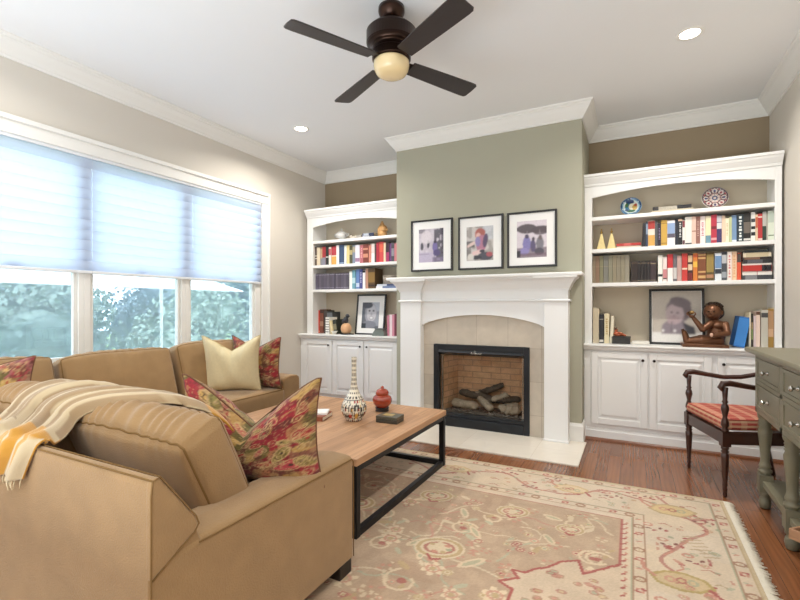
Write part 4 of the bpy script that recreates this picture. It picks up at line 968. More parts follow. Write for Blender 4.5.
# ---------------------------------------------------------------- framed pictures
framem=mat('frame_black','1F1E1E',.35); matm=mat('mat_board','EFEEEC',.85)
printm=colmat('photo_print',.35)
def picture(label,x0,x1,z0,z1,y,lean,cv,uv,fw_=.018,group=None,matc=None,cat='framed photo'):
    W=x1-x0; Hh=z1-z0; t=thing('picture_frame',label,cat,((x0+x1)/2,y,z0),group=group); t.rotation_euler=(-lean,0,0)
    m=MB(); a=W/2
    m.box((-a,0,0),(-a+fw_,.022,Hh)); m.box((a-fw_,0,0),(a,.022,Hh)); m.box((-a+fw_,0,0),(a-fw_,.022,fw_)); m.box((-a+fw_,0,Hh-fw_),(a-fw_,.022,Hh))
    m.build('frame',framem,t,local=True,bevel=.0015)
    MB().box((-a+fw_-.002,.010,fw_-.002),(a-fw_+.002,.021,Hh-fw_+.002)).build('mat_board',matc or matm,t,local=True)
    u0,u1,v0,v1=uv; nx,nz=cv.w,cv.h
    P=[[(-a+W*(u0+(u1-u0)*i/nx),.0095,Hh*(v0+(v1-v0)*k/nz)) for k in range(nz+1)] for i in range(nx+1)]
    U,V=np.meshgrid((np.arange(nx+1))/nx*.999,1-(np.arange(nz+1))/nz*.998-.001,indexing='ij')
    MB().grid(P).build('print',printm,t,local=True,cols=cv.at(U,V).reshape(-1,4),recalc=False)
    return t
# 1: a pale lane with two small dark figures and a person seated by a tree
c=Canvas(60,80,'C9C2CC'); nz=smooth_noise(80,60,9,4); c.put((nz>.5)*1.,'B5AAB8',.6); c.rect(0,.70,1,1,'B9AEC4'); c.rect(0,0,.25,.12,'6B6670',.7)
c.put(((c.X>.62)&(smooth_noise(80,60,12,9)>.35))*1.,'4A4652',.9); c.rect(.9,0,1,.75,'3E3B46',.8); c.ell(.12,.52,.06,.11,'4A4652'); c.ell(.38,.47,.05,.10,'3A3844'); c.ell(.38,.38,.035,.035,'4A4048')
c.ell(.65,.55,.10,.15,'7468A0'); c.ell(.66,.40,.06,.05,'3F3548'); c.ell(.72,.72,.14,.10,'574C78'); c.ell(.30,.25,.22,.2,'DAD2D8',0,.7); c.rect(.02,.74,.42,.76,'9A90A8'); c.rect(.55,.85,1,1,'7A6E88',.8); c.blur(2); c.fuzz(.10,1); c.blur(1)
picture('black framed photo of a pale lane with small figures, leftmost above the mantel',-2.06,-1.60,1.562,2.09,4.2165,0,c,(.19,.785,.175,.82),group='framed photos above the mantel')
# 2: a person in pink leaning over rocks
c=Canvas(60,80,'C3BDBB'); nz=smooth_noise(80,60,8,7); c.put((nz>.55)*1.,'8F8A86',.7); c.rect(.6,0,1,.4,'C7CDD6',.6); c.rect(0,.42,.3,.6,'4A474C',.8); c.rect(0,.60,.16,.85,'6E6A6A',.7)
c.ell(.5,.23,.19,.17,'B8736A'); c.ell(.52,.18,.18,.11,'A75F58'); c.ell(.44,.28,.09,.09,'D9AFA6'); c.ell(.55,.50,.20,.24,'B0788E',.2); c.ell(.70,.42,.09,.2,'5F4F6A',.2); c.ell(.42,.44,.10,.14,'8C80AE'); c.line([(.28,.47),(.05,.56)],.04,'D9C0BA'); c.line([(.55,.72),(.25,.78)],.06,'DBBDBB')
c.ell(.7,.87,.28,.12,'4A4A55'); c.ell(.85,.82,.12,.07,'A5525A'); c.ell(.36,.9,.2,.06,'383840'); c.ell(.15,.88,.12,.1,'D2CCC6'); c.ell(.58,.72,.10,.05,'3E3C48'); c.blur(2); c.fuzz(.10,2); c.blur(1)
picture('black framed photo of a person in pink bending over rocks, middle above the mantel',-1.54,-1.09,1.560,2.082,4.2165,0,c,(.19,.785,.165,.80),group='framed photos above the mantel')
# 3: people under dark parasols
c=Canvas(60,80,'D6CCD4'); c.rect(0,.72,1,1,'8D7F88'); c.ell(.33,.22,.34,.13,'5A5055'); c.ell(.8,.27,.34,.11,'55494E'); c.ell(.78,.37,.2,.03,'6A5E64'); c.line([(.76,.28),(.78,.6)],.012,'8A7F86'); c.line([(.34,.3),(.36,.5)],.012,'9A9098')
c.ell(.33,.62,.14,.2,'7F78AE'); c.ell(.33,.43,.07,.06,'4A405A'); c.ell(.54,.68,.09,.17,'5A5070'); c.ell(.55,.5,.05,.05,'4A3F4C'); c.ell(.77,.62,.13,.17,'79757E'); c.ell(.78,.47,.06,.06,'6A5B5A'); c.ell(.75,.84,.16,.1,'4E4854'); c.ell(.25,.82,.16,.1,'8E84B8'); c.rect(0,.80,.12,.97,'2F2C34'); c.rect(.1,.88,1,.95,'6A4F5E',.6); c.blur(2); c.fuzz(.10,3); c.blur(1)
picture('black framed photo of people under dark parasols, rightmost above the mantel',-1.052,-.605,1.562,2.078,4.2165,0,c,(.20,.80,.175,.83),group='framed photos above the mantel')
# 4: portrait of a child on the right counter
c=Canvas(80,90,'BDB5AB'); c.rect(0,.80,1,1,'E8E6E2'); c.poly([(.18,.83),(.20,.66),(.30,.58),(.62,.58),(.82,.7),(.86,.83)],'8A7E88'); c.poly([(.62,.6),(.86,.7),(.88,.83),(.7,.83)],'3C3A42'); c.ell(.53,.38,.25,.24,'7B6E74',.3); c.ell(.46,.45,.19,.19,'B9A7AC',.2); c.ell(.44,.56,.13,.09,'B39EA4'); c.ell(.40,.42,.03,.015,'5A4C52'); c.ell(.52,.43,.03,.015,'5A4C52'); c.ell(.45,.49,.02,.02,'A08A90')
c.ell(.58,.22,.22,.10,'6E6268',.2); c.ell(.72,.36,.08,.16,'6E6268'); c.line([(.4,.6),(.38,.82)],.01,'6E646C'); c.ell(.22,.77,.025,.025,'F2F0F0'); c.ell(.46,.77,.025,.025,'F2F0F0'); c.blur(5); c.fuzz(.08,4); c.blur(1)
picture('large black framed portrait of a child in a hat, behind the bronze figurine',.130,.552,ZK,1.362,4.630,.12,c,(.06,.94,.045,.955),.02,group='framed portraits on the counters')
# 5: smiling face on the left counter
c=Canvas(60,80,'5F6068'); c.rect(.55,0,1,.35,'B9BCC6'); c.rect(.62,.35,1,.9,'A3A6B0',.7); c.ell(.5,.42,.34,.40,'9C9AA2'); c.ell(.55,.40,.28,.32,'C3C0C6'); c.ell(.42,.33,.06,.035,'3A3A42'); c.ell(.66,.33,.06,.035,'3A3A42'); c.ell(.55,.46,.05,.06,'A8A5AC'); c.ell(.55,.60,.14,.055,'55525A'); c.ell(.55,.595,.11,.03,'F0F0F2'); c.ell(.45,.85,.4,.15,'7C7C86'); c.rect(0,.8,.25,1,'23242A'); c.ell(.3,.12,.3,.12,'4A4A52'); c.blur(4); c.fuzz(.08,5); c.blur(1)
picture('black framed grey portrait of a smiling face on the left counter',-3.01,-2.605,ZK,1.352,4.60,.13,c,(.20,.79,.16,.80),.018,group='framed portraits on the counters')

# ---------------------------------------------------------------- books
ORD='first second third fourth fifth sixth seventh eighth ninth tenth eleventh twelfth thirteenth fourteenth fifteenth sixteenth seventeenth eighteenth nineteenth twentieth'.split()
def bmat(c): return mat('book_'+c,c,.55,noise=.05,nscale=30)
def book_mesh(t,h,d,cov,bands):
    mb=MB(); cols=[cov]
    mb.box((0,0,0),(.0022,d,h)); mb.box((t-.0022,0,0),(t,d,h)); mb.box((.0022,0,0),(t-.0022,.0022,h))
    mb.box((.0023,.0024,.003),(t-.0023,d-.004,h-.003),1)
    for bd in bands:
        z0,z1,c=bd[:3]; e=t*bd[3] if len(bd)>3 else .0006
        if c not in cols: cols.append(c)
        k=cols.index(c); i=k if k==0 else k+1
        mb.box((e,-.0007,z0*h),(t-e,.0001,z1*h),i)
    return mb,[bmat(cov),pagem]+[bmat(c) for c in cols[1:]]
def finish(L_,row,group,ordname):
    descs=[d for _,d in L_]; 
    for i,(o,d) in enumerate(L_):
        prev=descs[i-1] if i else None
        if descs.count(d)==1: lab=d+' in '+row
        elif prev and sum(1 for k in range(1,len(descs)) if descs[k]==d and descs[k-1]==prev)==1: lab=d+' beside the '+prev.replace(' book','')+' one, '+row
        else:
            n=[k for k in range(len(descs)) if descs[k]==d].index(i); lab='%s of the %ss from the left, %s'%(ORD[n],d,row)
        if len(lab.split())>16: print('LONG',lab)
        tag(o,lab,'book',group)
def row(spec,z,y,rowlab,group,dflt=.2):
    out=[]
    for e in spec:
        a,b,h,cov,desc=e[:5]; bands=list(e[5]) if len(e)>5 else []; lean=e[6] if len(e)>6 else 0; dy=R.uniform(-.004,.012)
        x0,x1=shelf_x(a,y),shelf_x(b,y); t=max(.009,x1-x0-.0012)
        mb,ms=book_mesh(t,h,.17 if h<.24 else .185,cov,bands)
        o=mb.build('book',ms,None,local=True); o.location=(x0+.0006,y+dy,z+.0005)
        if lean:
            o.rotation_euler=(0,lean,0); 
            if lean<0: o.location.x+=0; o.location.z+=t*math.sin(-lean)*0
            if lean>0: o.location.z+=t*math.sin(lean)
        out.append((o,desc))
    finish(out,rowlab,group,None)
def title(c,z0=.3,z1=.85): 
    n=8; s=(z1-z0)/n; return [(z0+s*i,z0+s*i+s*(.5+.25*(i%2)),c,.26+.05*(i%3)) for i in range(n)]
yb=4.53
rowA=[(642,645.4,.215,'24242A','black slim book',[],.035),(645.8,648,.225,'3E4A60','navy slim book',[(.5,.9,'8FA0B8')]),(648,655,.232,'E8DFD0','cream book with a red and yellow spine',[(.68,.98,'B5413A'),(.05,.45,'D9A85A')]),
(655,657.6,.222,'55585C','dark grey book'),(657.8,661,.205,'2E2636','black and purple book',title('8A7A98',.3,.8)),(661,667.2,.228,'C9A24C','wide mustard book',[(.1,.13,'8F6E2C'),(.86,.89,'8F6E2C')]),
(667.2,675,.218,'EDE8EA','white book with blue photo spine',[(.48,.9,'8FA6CC'),(.32,.48,'5A5666')]),(675,678,.226,'252A38','navy black book'),(678,682.4,.23,'1F2026','black book with white lettering',title('C9C9C9')+[(.9,.98,'D9B8A0')]),
(682.4,685,.212,'EFEAE6','white slim book with a maroon top',[(.72,.98,'8A4048'),(0,.2,'6A4A50')]),(685,691.8,.238,'E6E4DC','wide plain white book',[(0,.07,'2A2A2E')]),(691.8,696,.238,'DFC0B2','pale pink book',[(.45,.5,'B08878')]),(696,700.2,.236,'8E6258','mauve brown book',title('B8938A')),
(700.2,705.4,.236,'F0E4E2','white book with pink lettering',title('C98A96',.3,.8)),(705.4,711,.232,'E9DEC4','cream book with a blue base',[(.03,.3,'6E93A4'),(.3,.9,'EADFB8')]),(711,716.8,.24,'B8364A','wide crimson book',[(.12,.2,'D9A0A0'),(.5,.6,'7A2030')]),
(716.8,722,.232,'443866','purple book with a white top',[(.52,.74,'DCDCE0'),(.76,.98,'C8C8D0')]),(722,725.4,.228,'E8CDB4','pale peach book'),(725.4,729.2,.205,'EFE6CC','short cream book',title('C9B892',.3,.8)),(729.2,732,.212,'BFC79A','pale green slim book'),
(732,737,.225,'7F9CC2','light blue book',[(.03,.1,'DDE4EE')]),(737,743.6,.228,'24333C','dark teal book with white lettering',title('DDE2E0',.06,.95)),(743.6,751,.238,'262422','wide black book with grey lettering',[(.3,.68,'6F665E'),(.05,.12,'D8D5D0'),(.72,.95,'3A3734')]),
(751,755.4,.236,'E4E4E0','white book with black blocks',[(.2,.32,'26262A'),(.42,.52,'26262A'),(.66,.78,'3A3A40')]),(755.4,757.8,.215,'E0C8A8','pale orange slim book',[(.5,.9,'C46A4A')]),(757.8,762.4,.22,'B5383A','bright red book',[(.03,.1,'E8D0C8'),(.85,.9,'E8D0C8')]),
(762.4,766.4,.236,'2E4038','dark green book with a grey top',[(.5,.98,'BDBAB4')]),(766.4,768,.225,'C9C4BA','grey slim book'),(768,775,.238,'DDE4D4','wide mint white book',[(.6,.95,'C2CEC0'),(.15,.19,'8A9A80')])]
row(rowA,1.725,yb,'the right bookcase upper row','books on the upper shelf of the right bookcase')
tp=['8A7A64','8A6E58','7E7A5E','7C7A72','86826E','8A806A','857D6B','8C846F','8F8878']
xs_=[592.3,595.6,599.4,603.4,608.4,612.6,616.6,620.8,625,629.4]
rowB=[(xs_[i],xs_[i+1],.252,tp[i],'tall taupe volume',[(.02,.03,'A89C80'),(.6,.61,'A89C80')]) for i in range(9)]
rowB+=[(631,637.8,.19,'2E221E','wide dark brown volume',[(.06,.08,'7A6248'),(.9,.92,'7A6248')])]
rowB+=[(a,b,.19,c,'slim black volume',[(.08,.1,'9A8A70'),(.88,.9,'9A8A70')]) for a,b,c in ((637.8,640.8,'231C1C'),(641,643.9,'26201F'),(644,646.8,'201B1C'),(646.9,650,'262022'))]
rowB+=[(650.2,656.4,.19,'3A2C30','wide maroon black volume',[(.08,.1,'9A8A70'),(.84,.88,'9A8A70')]),(658,662.6,.232,'EDEBE4','white book with a black band',[(.2,.29,'26262A')]),(663,667,.218,'EBDCD8','white slim book with pink blotches',[(.15,.5,'C9868A'),(.1,.15,'4A4044')]),
(667.4,673,.238,'C5353A','red book with a white base',[(0,.5,'EDEBE8')]),(673.2,677,.24,'6E6A70','mid grey book',[(.1,.5,'C9C6C4')]),(677.2,681.8,.222,'C2A09A','pinkish grey book'),(682,687.6,.238,'C23A34','red book with cream centre mark',[(.42,.48,'E8D0B8')]),
(688,692.8,.234,'4A2A26','dark book with cream patches',[(.4,.62,'E0C8A8'),(.7,.94,'D9BE9A'),(.05,.3,'7A2A2A')]),(693,697.6,.236,'D07A34','orange book with yellow bands',[(.5,.7,'E6B84A'),(.85,.95,'B04A28')]),(698,706,.232,'7E4A2C','wide brown book with gold bands',[(.10,.2,'C8A06A'),(.3,.36,'C8A06A'),(.8,.86,'C8A06A'),(.92,.97,'C8A06A')]),
(706.4,714,.24,'5C4A28','wide olive brown book with gold spine label',[(.3,.92,'9A8448'),(.1,.22,'B08060')]),(714.8,721.6,.228,'D9DEE4','white book with blue spine photo',[(.45,.9,'6E90B8'),(.25,.42,'2E3440')]),(721.8,727,.236,'4A4E54','dark grey book with pale blotches',[(.6,.9,'B8BCC0'),(.1,.3,'9AA0A8')]),
(727.2,731.8,.236,'EADFD8','white book with pink stripes',title('C98080',.1,.9)),(732,737,.236,'E8C6A4','peach book',title('D9A880',.1,.9)),(737.2,741.4,.222,'D8583A','red orange book with dark top',[(.66,.98,'4A423C')])]
row(rowB,1.415,yb,'the right bookcase lower row','books on the lower shelf of the right bookcase')
def stack(spec,x0,x1,z,y,rowlab,group):
    out=[]
    for (t,cov,desc,bands,dx) in spec:
        L_=x1-x0-dx
        mb,ms=book_mesh(t,L_,.17,cov,bands)
        o=mb.build('book',ms,None,local=True); o.rotation_euler=(0,PI/2,0); o.location=(x0+dx*.5,y+R.uniform(-.006,.01),z+t+.0004); z+=t+.0006
        out.append((o,desc))
    for o,d in out: tag(o,d+' in '+rowlab,'book',group)
stack([(.038,'3C3E42','dark grey book at the bottom',[(.1,.5,'7A7C80')],0),(.030,'E9E5DE','white book second from the bottom',[(.5,.52,'B04040')],.0),(.048,'B5302A','thick red book with a black end',[(.66,.99,'26242A'),(.78,.82,'E0E0E0')],.004),(.014,'DCD8D0','thin white book over the thick red one',[],.0),(.030,'2A2A2E','black book with pale lettering',[(.15,.7,'5A5A60')],.012),(.020,'2A2220','thin dark brown book',[(.05,.6,'7A5A48')],.006),(.036,'E2D6BE','thick cream book near the top',[(.1,.9,'CDBE9E')],.01),(.018,'2E3436','dark thin book on top',[],.03)],
      shelf_x(742.5,4.53),.982,1.4155,4.53,'the right bookcase\'s lower shelf pile','flat pile of books on the right bookcase')
stack([(.022,'E6DCCB','cream book at the bottom of the pair',[],0),(.024,'B03A34','red book on top of the pair',[(.3,.6,'C9605A')],.0)],shelf_x(616.5,4.53),shelf_x(641,4.53),1.7255,4.54,'the upper shelf beside the gold cones','flat pair of books on the right bookcase')
# right counter
row([(592.8,599,.325,'CDBFA4','tall tan book with blank spine'),(599.2,603.6,.265,'2A2A2E','black book with a round white label',[(.04,.12,'D8D4CC'),(.82,.84,'B8B4AC')]),(604.2,609.2,.272,'E2D6B4','cream book with gold lettering',title('C2A870')),(609.6,612.6,.25,'E8DFC8','pale cream slim leaning book',[],.05)],ZK,4.54,'the right counter\'s left end','books standing on the right counter')
xb=shelf_x(733,4.53)
row([(733.5,745,.25,'2E6CB4','wide bright blue leaning book',[(.05,.95,'3F86D0')],.17),(749.6,751,.292,'E9DFC6','cream very slim book'),(751.2,753.4,.28,'3A362E','dark book with olive spine photo',[(.25,.55,'7A8A58'),(.55,.75,'A08A68')]),(753.6,756,.262,'D9C6C8','pinkish white slim book'),(756.2,760.4,.30,'E6CFC0','pale pink book with a brown top',[(.9,.99,'5A3A28')]),(761,768,.312,'BFBBAE','wide light grey book',[(.80,.92,'4A4A4A')]),(768.2,773.8,.318,'A5803E','golden brown book',[(.5,.95,'B8906A'),(.3,.5,'D0AA88')]),(774,776,.33,'E5DCC0','tall cream slim book at the far right')],ZK,4.53,'the right counter\'s right end','books standing on the right counter')
# left bookcase
rowC=[(313,317,.235,'5A4A42','dark mottled brown book',[(.5,.55,'D9D4CC'),(.36,.40,'E8E4DC')]),(317,320,.23,'E2D3B8','cream slim book'),(320,322.4,.225,'C2A586','tan slim book',[(.0,.4,'8A8C92')]),(322.4,325.8,.232,'A8383E','red book with a grey base',[(0,.42,'8A8A98')]),(325.8,328.6,.238,'25302E','black green slim book',[(.4,.45,'D8D8D4')]),(328.6,331,.225,'E9E1D6','white slim book with a pink top',[(.55,.9,'C06068')]),
(331,336.2,.23,'B8404A','wide red book with an orange base',[(0,.45,'DDA858'),(.45,.52,'E6D8C0')]),(336.4,339,.24,'EDEBEA','plain white slim book'),(339,343.8,.24,'3E5272','wide navy blue book',[(.05,.1,'9AB0CC')]),(344,346.2,.23,'EAF0EC','pale white slim book'),(346.2,349,.232,'E2CE92','cream yellow book'),(349,352,.225,'57553C','dark olive book',[(.5,.75,'B8A878')]),(352,355,.23,'7E8A9C','grey blue book',[(.6,.9,'A8A08A')]),
(355.2,359.6,.225,'E4DEEA','lavender white book',[(.1,.3,'9A7A98')]),(359.8,363,.222,'B56A72','dusty rose book',title('D9A8A8')),(363,368,.225,'7A3A30','wide brown red book',[(.3,.5,'C98A70'),(.7,.8,'C98A70')]),(368.2,370.6,.218,'D08A78','salmon slim book'),(370.8,374.4,.228,'F0EAE6','white book with a pale pink spine',[(.5,.9,'E8D0CC')]),(374.6,376.2,.215,'55403E','dark slim book'),(376.4,379,.235,'B23040','crimson slim book'),
(379.2,383.4,.24,'CC4A48','wide coral red book',[(.5,.9,'D8604A')]),(383.6,385.6,.225,'E8D2B0','cream peach slim book'),(385.8,389,.23,'3A2430','black and magenta book',[(.0,.5,'A83A68')]),(389.2,391.2,.215,'6A3A72','purple slim book'),(391.4,394.2,.22,'4A4A52','charcoal book',[(.3,.7,'8A8A92')]),(394.4,397,.21,'C27880','pink book at the chimney side'),(397.2,400,.22,'7A3A34','rust book at the chimney side')]
row(rowC,1.712,yb,'the left bookcase upper row','books on the upper shelf of the left bookcase')
vx=[315.2+2.8*i for i in range(13)]
rowD=[(313,315,.235,'3A3638','black dotted slim book',[(z,z+.05,'C8C8C4') for z in (.2,.4,.6,.8)])]+[(vx[i],vx[i+1]-.1,.2,['5E5868','66606E','57525F'][i%3],'purple grey volume',[(.9,.93,'A8A4B0'),(.1,.12,'A8A4B0')]) for i in range(12)]
rowD+=[(349.2,352,.215,'F0F0EA','plain white book'),(352.2,355.6,.225,'6FA2B4','teal blue book',[(.3,.6,'B8D4DC')]),(355.8,359.2,.235,'6A8AC0','mid blue book',[(.1,.3,'C8D4E8')]),(359.4,362.6,.235,'4A4E8A','indigo book',title('B8B8D8')),(362.8,365.4,.222,'EDEAEA','white slim book with a black top',[(.86,.98,'26242A')]),(365.6,368,.23,'C2927E','salmon brown slim book'),(368.2,375,.24,'5C4426','wide dark gold book',[(.3,.8,'8A6A34'),(.1,.2,'3A2A1E')])]
row(rowD,1.41,yb,'the left bookcase lower row','books on the lower shelf of the left bookcase')
stack([(.026,'E4E4E6','white book at the bottom',[(.3,.9,'6A7AA0')],0),(.022,'C8CCD6','pale grey book on top',[(.5,.95,'4A5478')],.03)],shelf_x(376,4.53),-2.372,1.4105,4.53,'the pair under the wicker basket','flat books under the basket')
b=thing('wicker_basket','small grey wicker basket on flat books, lower shelf of left bookcase','basket',(-2.52,4.63,1.4605))
m=MB(); m.lathe([(.001,0),(.085,0),(.095,.05),(.098,.09),(.092,.09),(.088,.05),(.08,.006),(.001,.006)],(0,0,0),28); m.build('basket_body',mat('wicker','A79C90',.9,noise=.35,nscale=70,bump=.8,bscale=120),b,local=True)
m=MB(); m.tube([(.097*math.cos(q*PI/14),.097*math.sin(q*PI/14),.093+.004*(q%2)) for q in range(28)],.006,6,closed=True); m.build('rim',mat('wicker','A79C90',.9),b,local=True)
# left counter
row([(313,316.2,.285,'8A88B4','lavender blue book'),(316.2,319.8,.29,'C2402E','orange red book',[(.05,.1,'E0A080')]),(319.9,323.4,.30,'7E4A3A','mottled brown book',[(.85,.98,'3A2A26'),(.3,.5,'A8806A')]),(323.6,326.8,.29,'4A3F3A','dark umber book'),(327,332.6,.272,'3F4346','wide charcoal book',[(.7,.95,'6A6E72')])],ZK,4.60,'the left counter\'s left end','books standing on the left counter')
row([(325,328.6,.205,'EDECE8','small white dotted book',[(z,z+.04,'55504C') for z in (.1,.25,.4,.55,.7,.85)]),(330.5,333.2,.165,'E2CE9E','small cream leaning book',[],-.14),(334.4,337.6,.175,'33382F','small dark green leaning book',[(.3,.7,'8A8468')],-.16)],ZK,4.50,'the front group on the left counter','small books standing on the left counter')
row([(387,389.4,.235,'C98094','dusty pink book'),(389.4,392,.245,'EBD8DC','pinkish white book'),(392,394.4,.24,'D08A9C','rose pink book'),(394.4,397,.255,'6E3040','dark wine book')],ZK,4.53,'the left counter\'s chimney end','pink books on the left counter')

# ---------------------------------------------------------------- ornaments
def pot(name,label,cat,loc,prof,m,n=28):
    o=MB().lathe(prof,(0,0,0),n).build(name,m,None,local=True); o.location=loc; return tag(o,label,cat)
def plate(label,x,y,z,r,cv,group):
    t=thing('decorative_plate',label,'plate',(x,y,z),group=group); th=-.22
    M=Matrix.Translation((0,0,.012))@Matrix.Rotation(th,4,'X')
    n,k=72,22; rows=[];cols=[]
    for i in range(n):
        a=2*PI*i/n; rw=[]
        for j in range(k+1):
            q=j/k; rr=max(.0006,r*q); dpt=-.016*max(0,(q-.55)/.45)**1.5
            rw.append(tuple(M@Vector((rr*math.cos(a),dpt,r+rr*math.sin(a))))); cols.append(cv.at(.5+.499*q*math.cos(a),.5-.499*q*math.sin(a)))
        rows.append(rw)
    o=MB().grid(rows,wrap=True).build('plate_dish',glaze,t,local=True,cols=np.array(cols).reshape(-1,4),recalc=False)
    s=o.modifiers.new('thick','SOLIDIFY'); s.thickness=.006; s.offset=-1
    sm=MB()
    for sx in (-1,1):
        sm.tube([(sx*r*.45,-.03,.010),(sx*r*.45,-.028,.002),(sx*r*.35,.05,.004),(sx*r*.3,.066,.9*r),(sx*r*.3,.066,.9*r)],.0035,6); sm.tube([(sx*r*.45,-.03,.004),(sx*r*.45,-.026,.024)],.0035,6)
    sm.build('plate_stand',mat('stand_dark','2A2420',.5),t,local=True)
c=Canvas(120,120,'6FA0C4'); c.ell(.5,.5,.48,.48,'7FB2D0'); c.ring(.5,.5,.45,.45,.07,'2E4A78'); c.ell(.5,.5,.37,.37,'D9E4E2'); c.ell(.45,.22,.2,.13,'26406E'); c.ell(.42,.55,.2,.24,'3A7A9C'); c.ell(.56,.5,.16,.18,'E8E2C8'); c.ell(.68,.55,.12,.16,'C9A85A'); c.ell(.72,.42,.08,.08,'B5523A'); c.ell(.3,.4,.08,.12,'4E7A4A'); c.ell(.5,.74,.22,.08,'3E6A50'); c.ell(.3,.68,.1,.06,'2A4470')
for k in range(20): c.ell(.5+.43*math.cos(k*.314),.5+.43*math.sin(k*.314),.022,.022,['E9EDE8','26406E','5FA0B0'][k%3])
plate('blue painted plate on a stand, top shelf of right bookcase','' or -.017,4.64,2.0205,.088,c,'decorative plates on the top shelf')
c=Canvas(120,120,'E6DAD4'); c.ring(.5,.5,.47,.47,.04,'4A3A40')
for k in range(8):
    a=k*PI/4; x,y=.5+.33*math.cos(a),.5+.33*math.sin(a); c.ring(x,y,.12,.12,.14,'5A4048'); c.ell(x,y,.07,.045,['3A4E80','A8505A'][k%2],a)
    c.line([(.5,.5),(x,y)],.008,'7A4A50'); a+=PI/8; c.ell(.5+.42*math.cos(a),.5+.42*math.sin(a),.03,.03,'B0525A'); c.ell(.5+.2*math.cos(a),.5+.2*math.sin(a),.03,.02,'C98A8A',a)
c.ell(.5,.5,.1,.1,'3A4E80'); c.ell(.5,.5,.06,.06,'E8D8D0')
plate('white plate with dark red and blue floral pattern, top shelf of right bookcase',.622,4.64,2.0205,.098,c,'decorative plates on the top shelf')
t=thing('carved_box','long narrow black and silver carved case on the top shelf','case',(.302,4.63,2.0205))
MB().box((-.155,-.05,0),(.155,.05,.03)).build('plinth',mat('plinth_beige','CFC3AC',.6),t,local=True,bevel=.002)
MB().box((-.14,-.035,.0305),(.14,.035,.062)).build('case_body',mat('case_pale','B9B2A4',.4,noise=.4,nscale=70),t,local=True,bevel=.004)
for q in (((-.146,-.038,.0305),(-.10,.038,.066)),((.04,-.038,.0305),(.146,.038,.066))): MB().box(*q).build('end_cap',mat('case_black','26262A',.4,noise=.4,nscale=50),t,local=True,bevel=.004)
for x,l in ((-.262,'left gold cone ornament on the right bookcase'),(-.176,'right gold cone ornament on the right bookcase')):
    t=thing('cone_ornament',l,'ornament',(x,4.60,1.7252),group='gold cone ornaments')
    m=MB(); m.add([(-.04,-.04,0),(.04,-.04,0),(.04,.04,0),(-.04,.04,0),(-.007,-.007,.155),(.007,-.007,.155),(.007,.007,.155),(-.007,.007,.155)],[(0,3,2,1),(4,5,6,7),(0,1,5,4),(1,2,6,5),(2,3,7,6),(3,0,4,7)]); m.build('cone_body',mat('gold_leaf','D9C68E',.5,metal=.3,noise=.15,nscale=40),t,local=True,bevel=.003)
    m=MB(); m.lathe([(.004,.154),(.012,.164),(.013,.17),(.008,.176),(.004,.184),(.007,.19),(.001,.204)],(0,0,0),16); m.build('finial',goldm,t,local=True)
# little figure on dark boxes, right counter
t=thing('keepsake_box','dark carved box with a smaller grey block on the right counter','box',(-.095,4.57,ZK))
MB().box((-.075,-.05,0),(.075,.05,.052)).build('box_body',mat('box_carved','2E2C2A',.5,noise=.4,nscale=50),t,local=True,bevel=.003)
MB().box((-.077,-.052,.0525),(.077,.052,.066)).build('box_lid',mat('box_carved','2E2C2A',.5),t,local=True,bevel=.003)
o=MB().box((-.035,-.03,0),(.03,.03,.06)).build('stone_block',mat('grey_green_stone','8A8E80',.7,noise=.25,nscale=40),None,local=True,bevel=.004); o.location=(-.205,4.58,ZK); tag(o,'grey green stone block beside the dark carved box','ornament')
t=thing('clay_figurine','tiny orange clay figure reclining on the dark carved box','figurine',(-.115,4.56,ZK+.0665))
clay=mat('terracotta','B5603E',.6,noise=.25,nscale=60)
m=MB(); m.ball((-.02,0,.022),(.024,.02,.022),12); m.ball((-.022,0,.056),(.015,.015,.017),12); m.tube([(-.01,-.008,.012),(.03,-.012,.02),(.055,-.01,.008)],[.012,.011,.008],8); m.tube([(-.01,.01,.012),(.03,.012,.012),(.06,.012,.008)],[.012,.011,.008],8); m.tube([(-.006,-.015,.036),(.02,-.022,.03),(.034,-.016,.026)],[.008,.007,.006],8)
o=m.build('figure_body',clay,t,local=True); rm=o.modifiers.new('fuse','REMESH'); rm.mode='VOXEL'; rm.voxel_size=.0025; rm.use_smooth_shade=True
m=MB(); m.ball((-.026,-.006,.066),(.013,.014,.010),10); m.ball((-.034,-.01,.08),.005,8); m.ball((-.016,.0,.081),.005,8); m.build('headdress',mat('clay_dark','5A3A2A',.6),t,local=True)
o=MB().box((-.07,-.06,0),(.07,.06,.028)).build('white_dish',mat('white_glaze','E9E5DC',.3),None,local=True,bevel=.006); o.location=(.06,4.60,ZK); tag(o,'flat white block lying on the right counter before the portrait','box')
# bronze seated figurine
bz=thing('bronze_figurine','bronze figurine of a seated child raising one hand, on the right counter','figurine',(.355,4.545,ZK))
brz=mat('patina_bronze','6A4630',.36,metal=.5,noise=.45,nscale=16); brd=mat('dark_bronze','33241A',.4,metal=.6,noise=.3,nscale=30)
m=MB()
def lb(a,b,r0,r1): m.tube([Vector(a).lerp(Vector(b),k/5) for k in range(6)],[r0+(r1-r0)*k/5 for k in range(6)],12); m.ball(a,r0*.99,12); m.ball(b,r1*.99,12)
m.ball((.262,0,.115),(.068,.066,.105),20); m.ball((.25,-.012,.075),(.066,.066,.065),20); m.ball((.27,.0,.18),(.070,.075,.045),20)
lb((.255,-.005,.20),(.245,-.01,.25),.030,.030)
m.ball((.236,-.012,.292),(.066,.064,.070),24); m.ball((.222,-.05,.275),(.042,.032,.040),18)            # head, cheeks
m.ball((.212,-.080,.283),(.011,.012,.014),10); m.ball((.216,-.074,.259),(.017,.010,.007),10)          # nose, lips
m.ball((.298,-.03,.285),(.011,.016,.020),10); m.ball((.182,.012,.285),(.011,.016,.020),10)
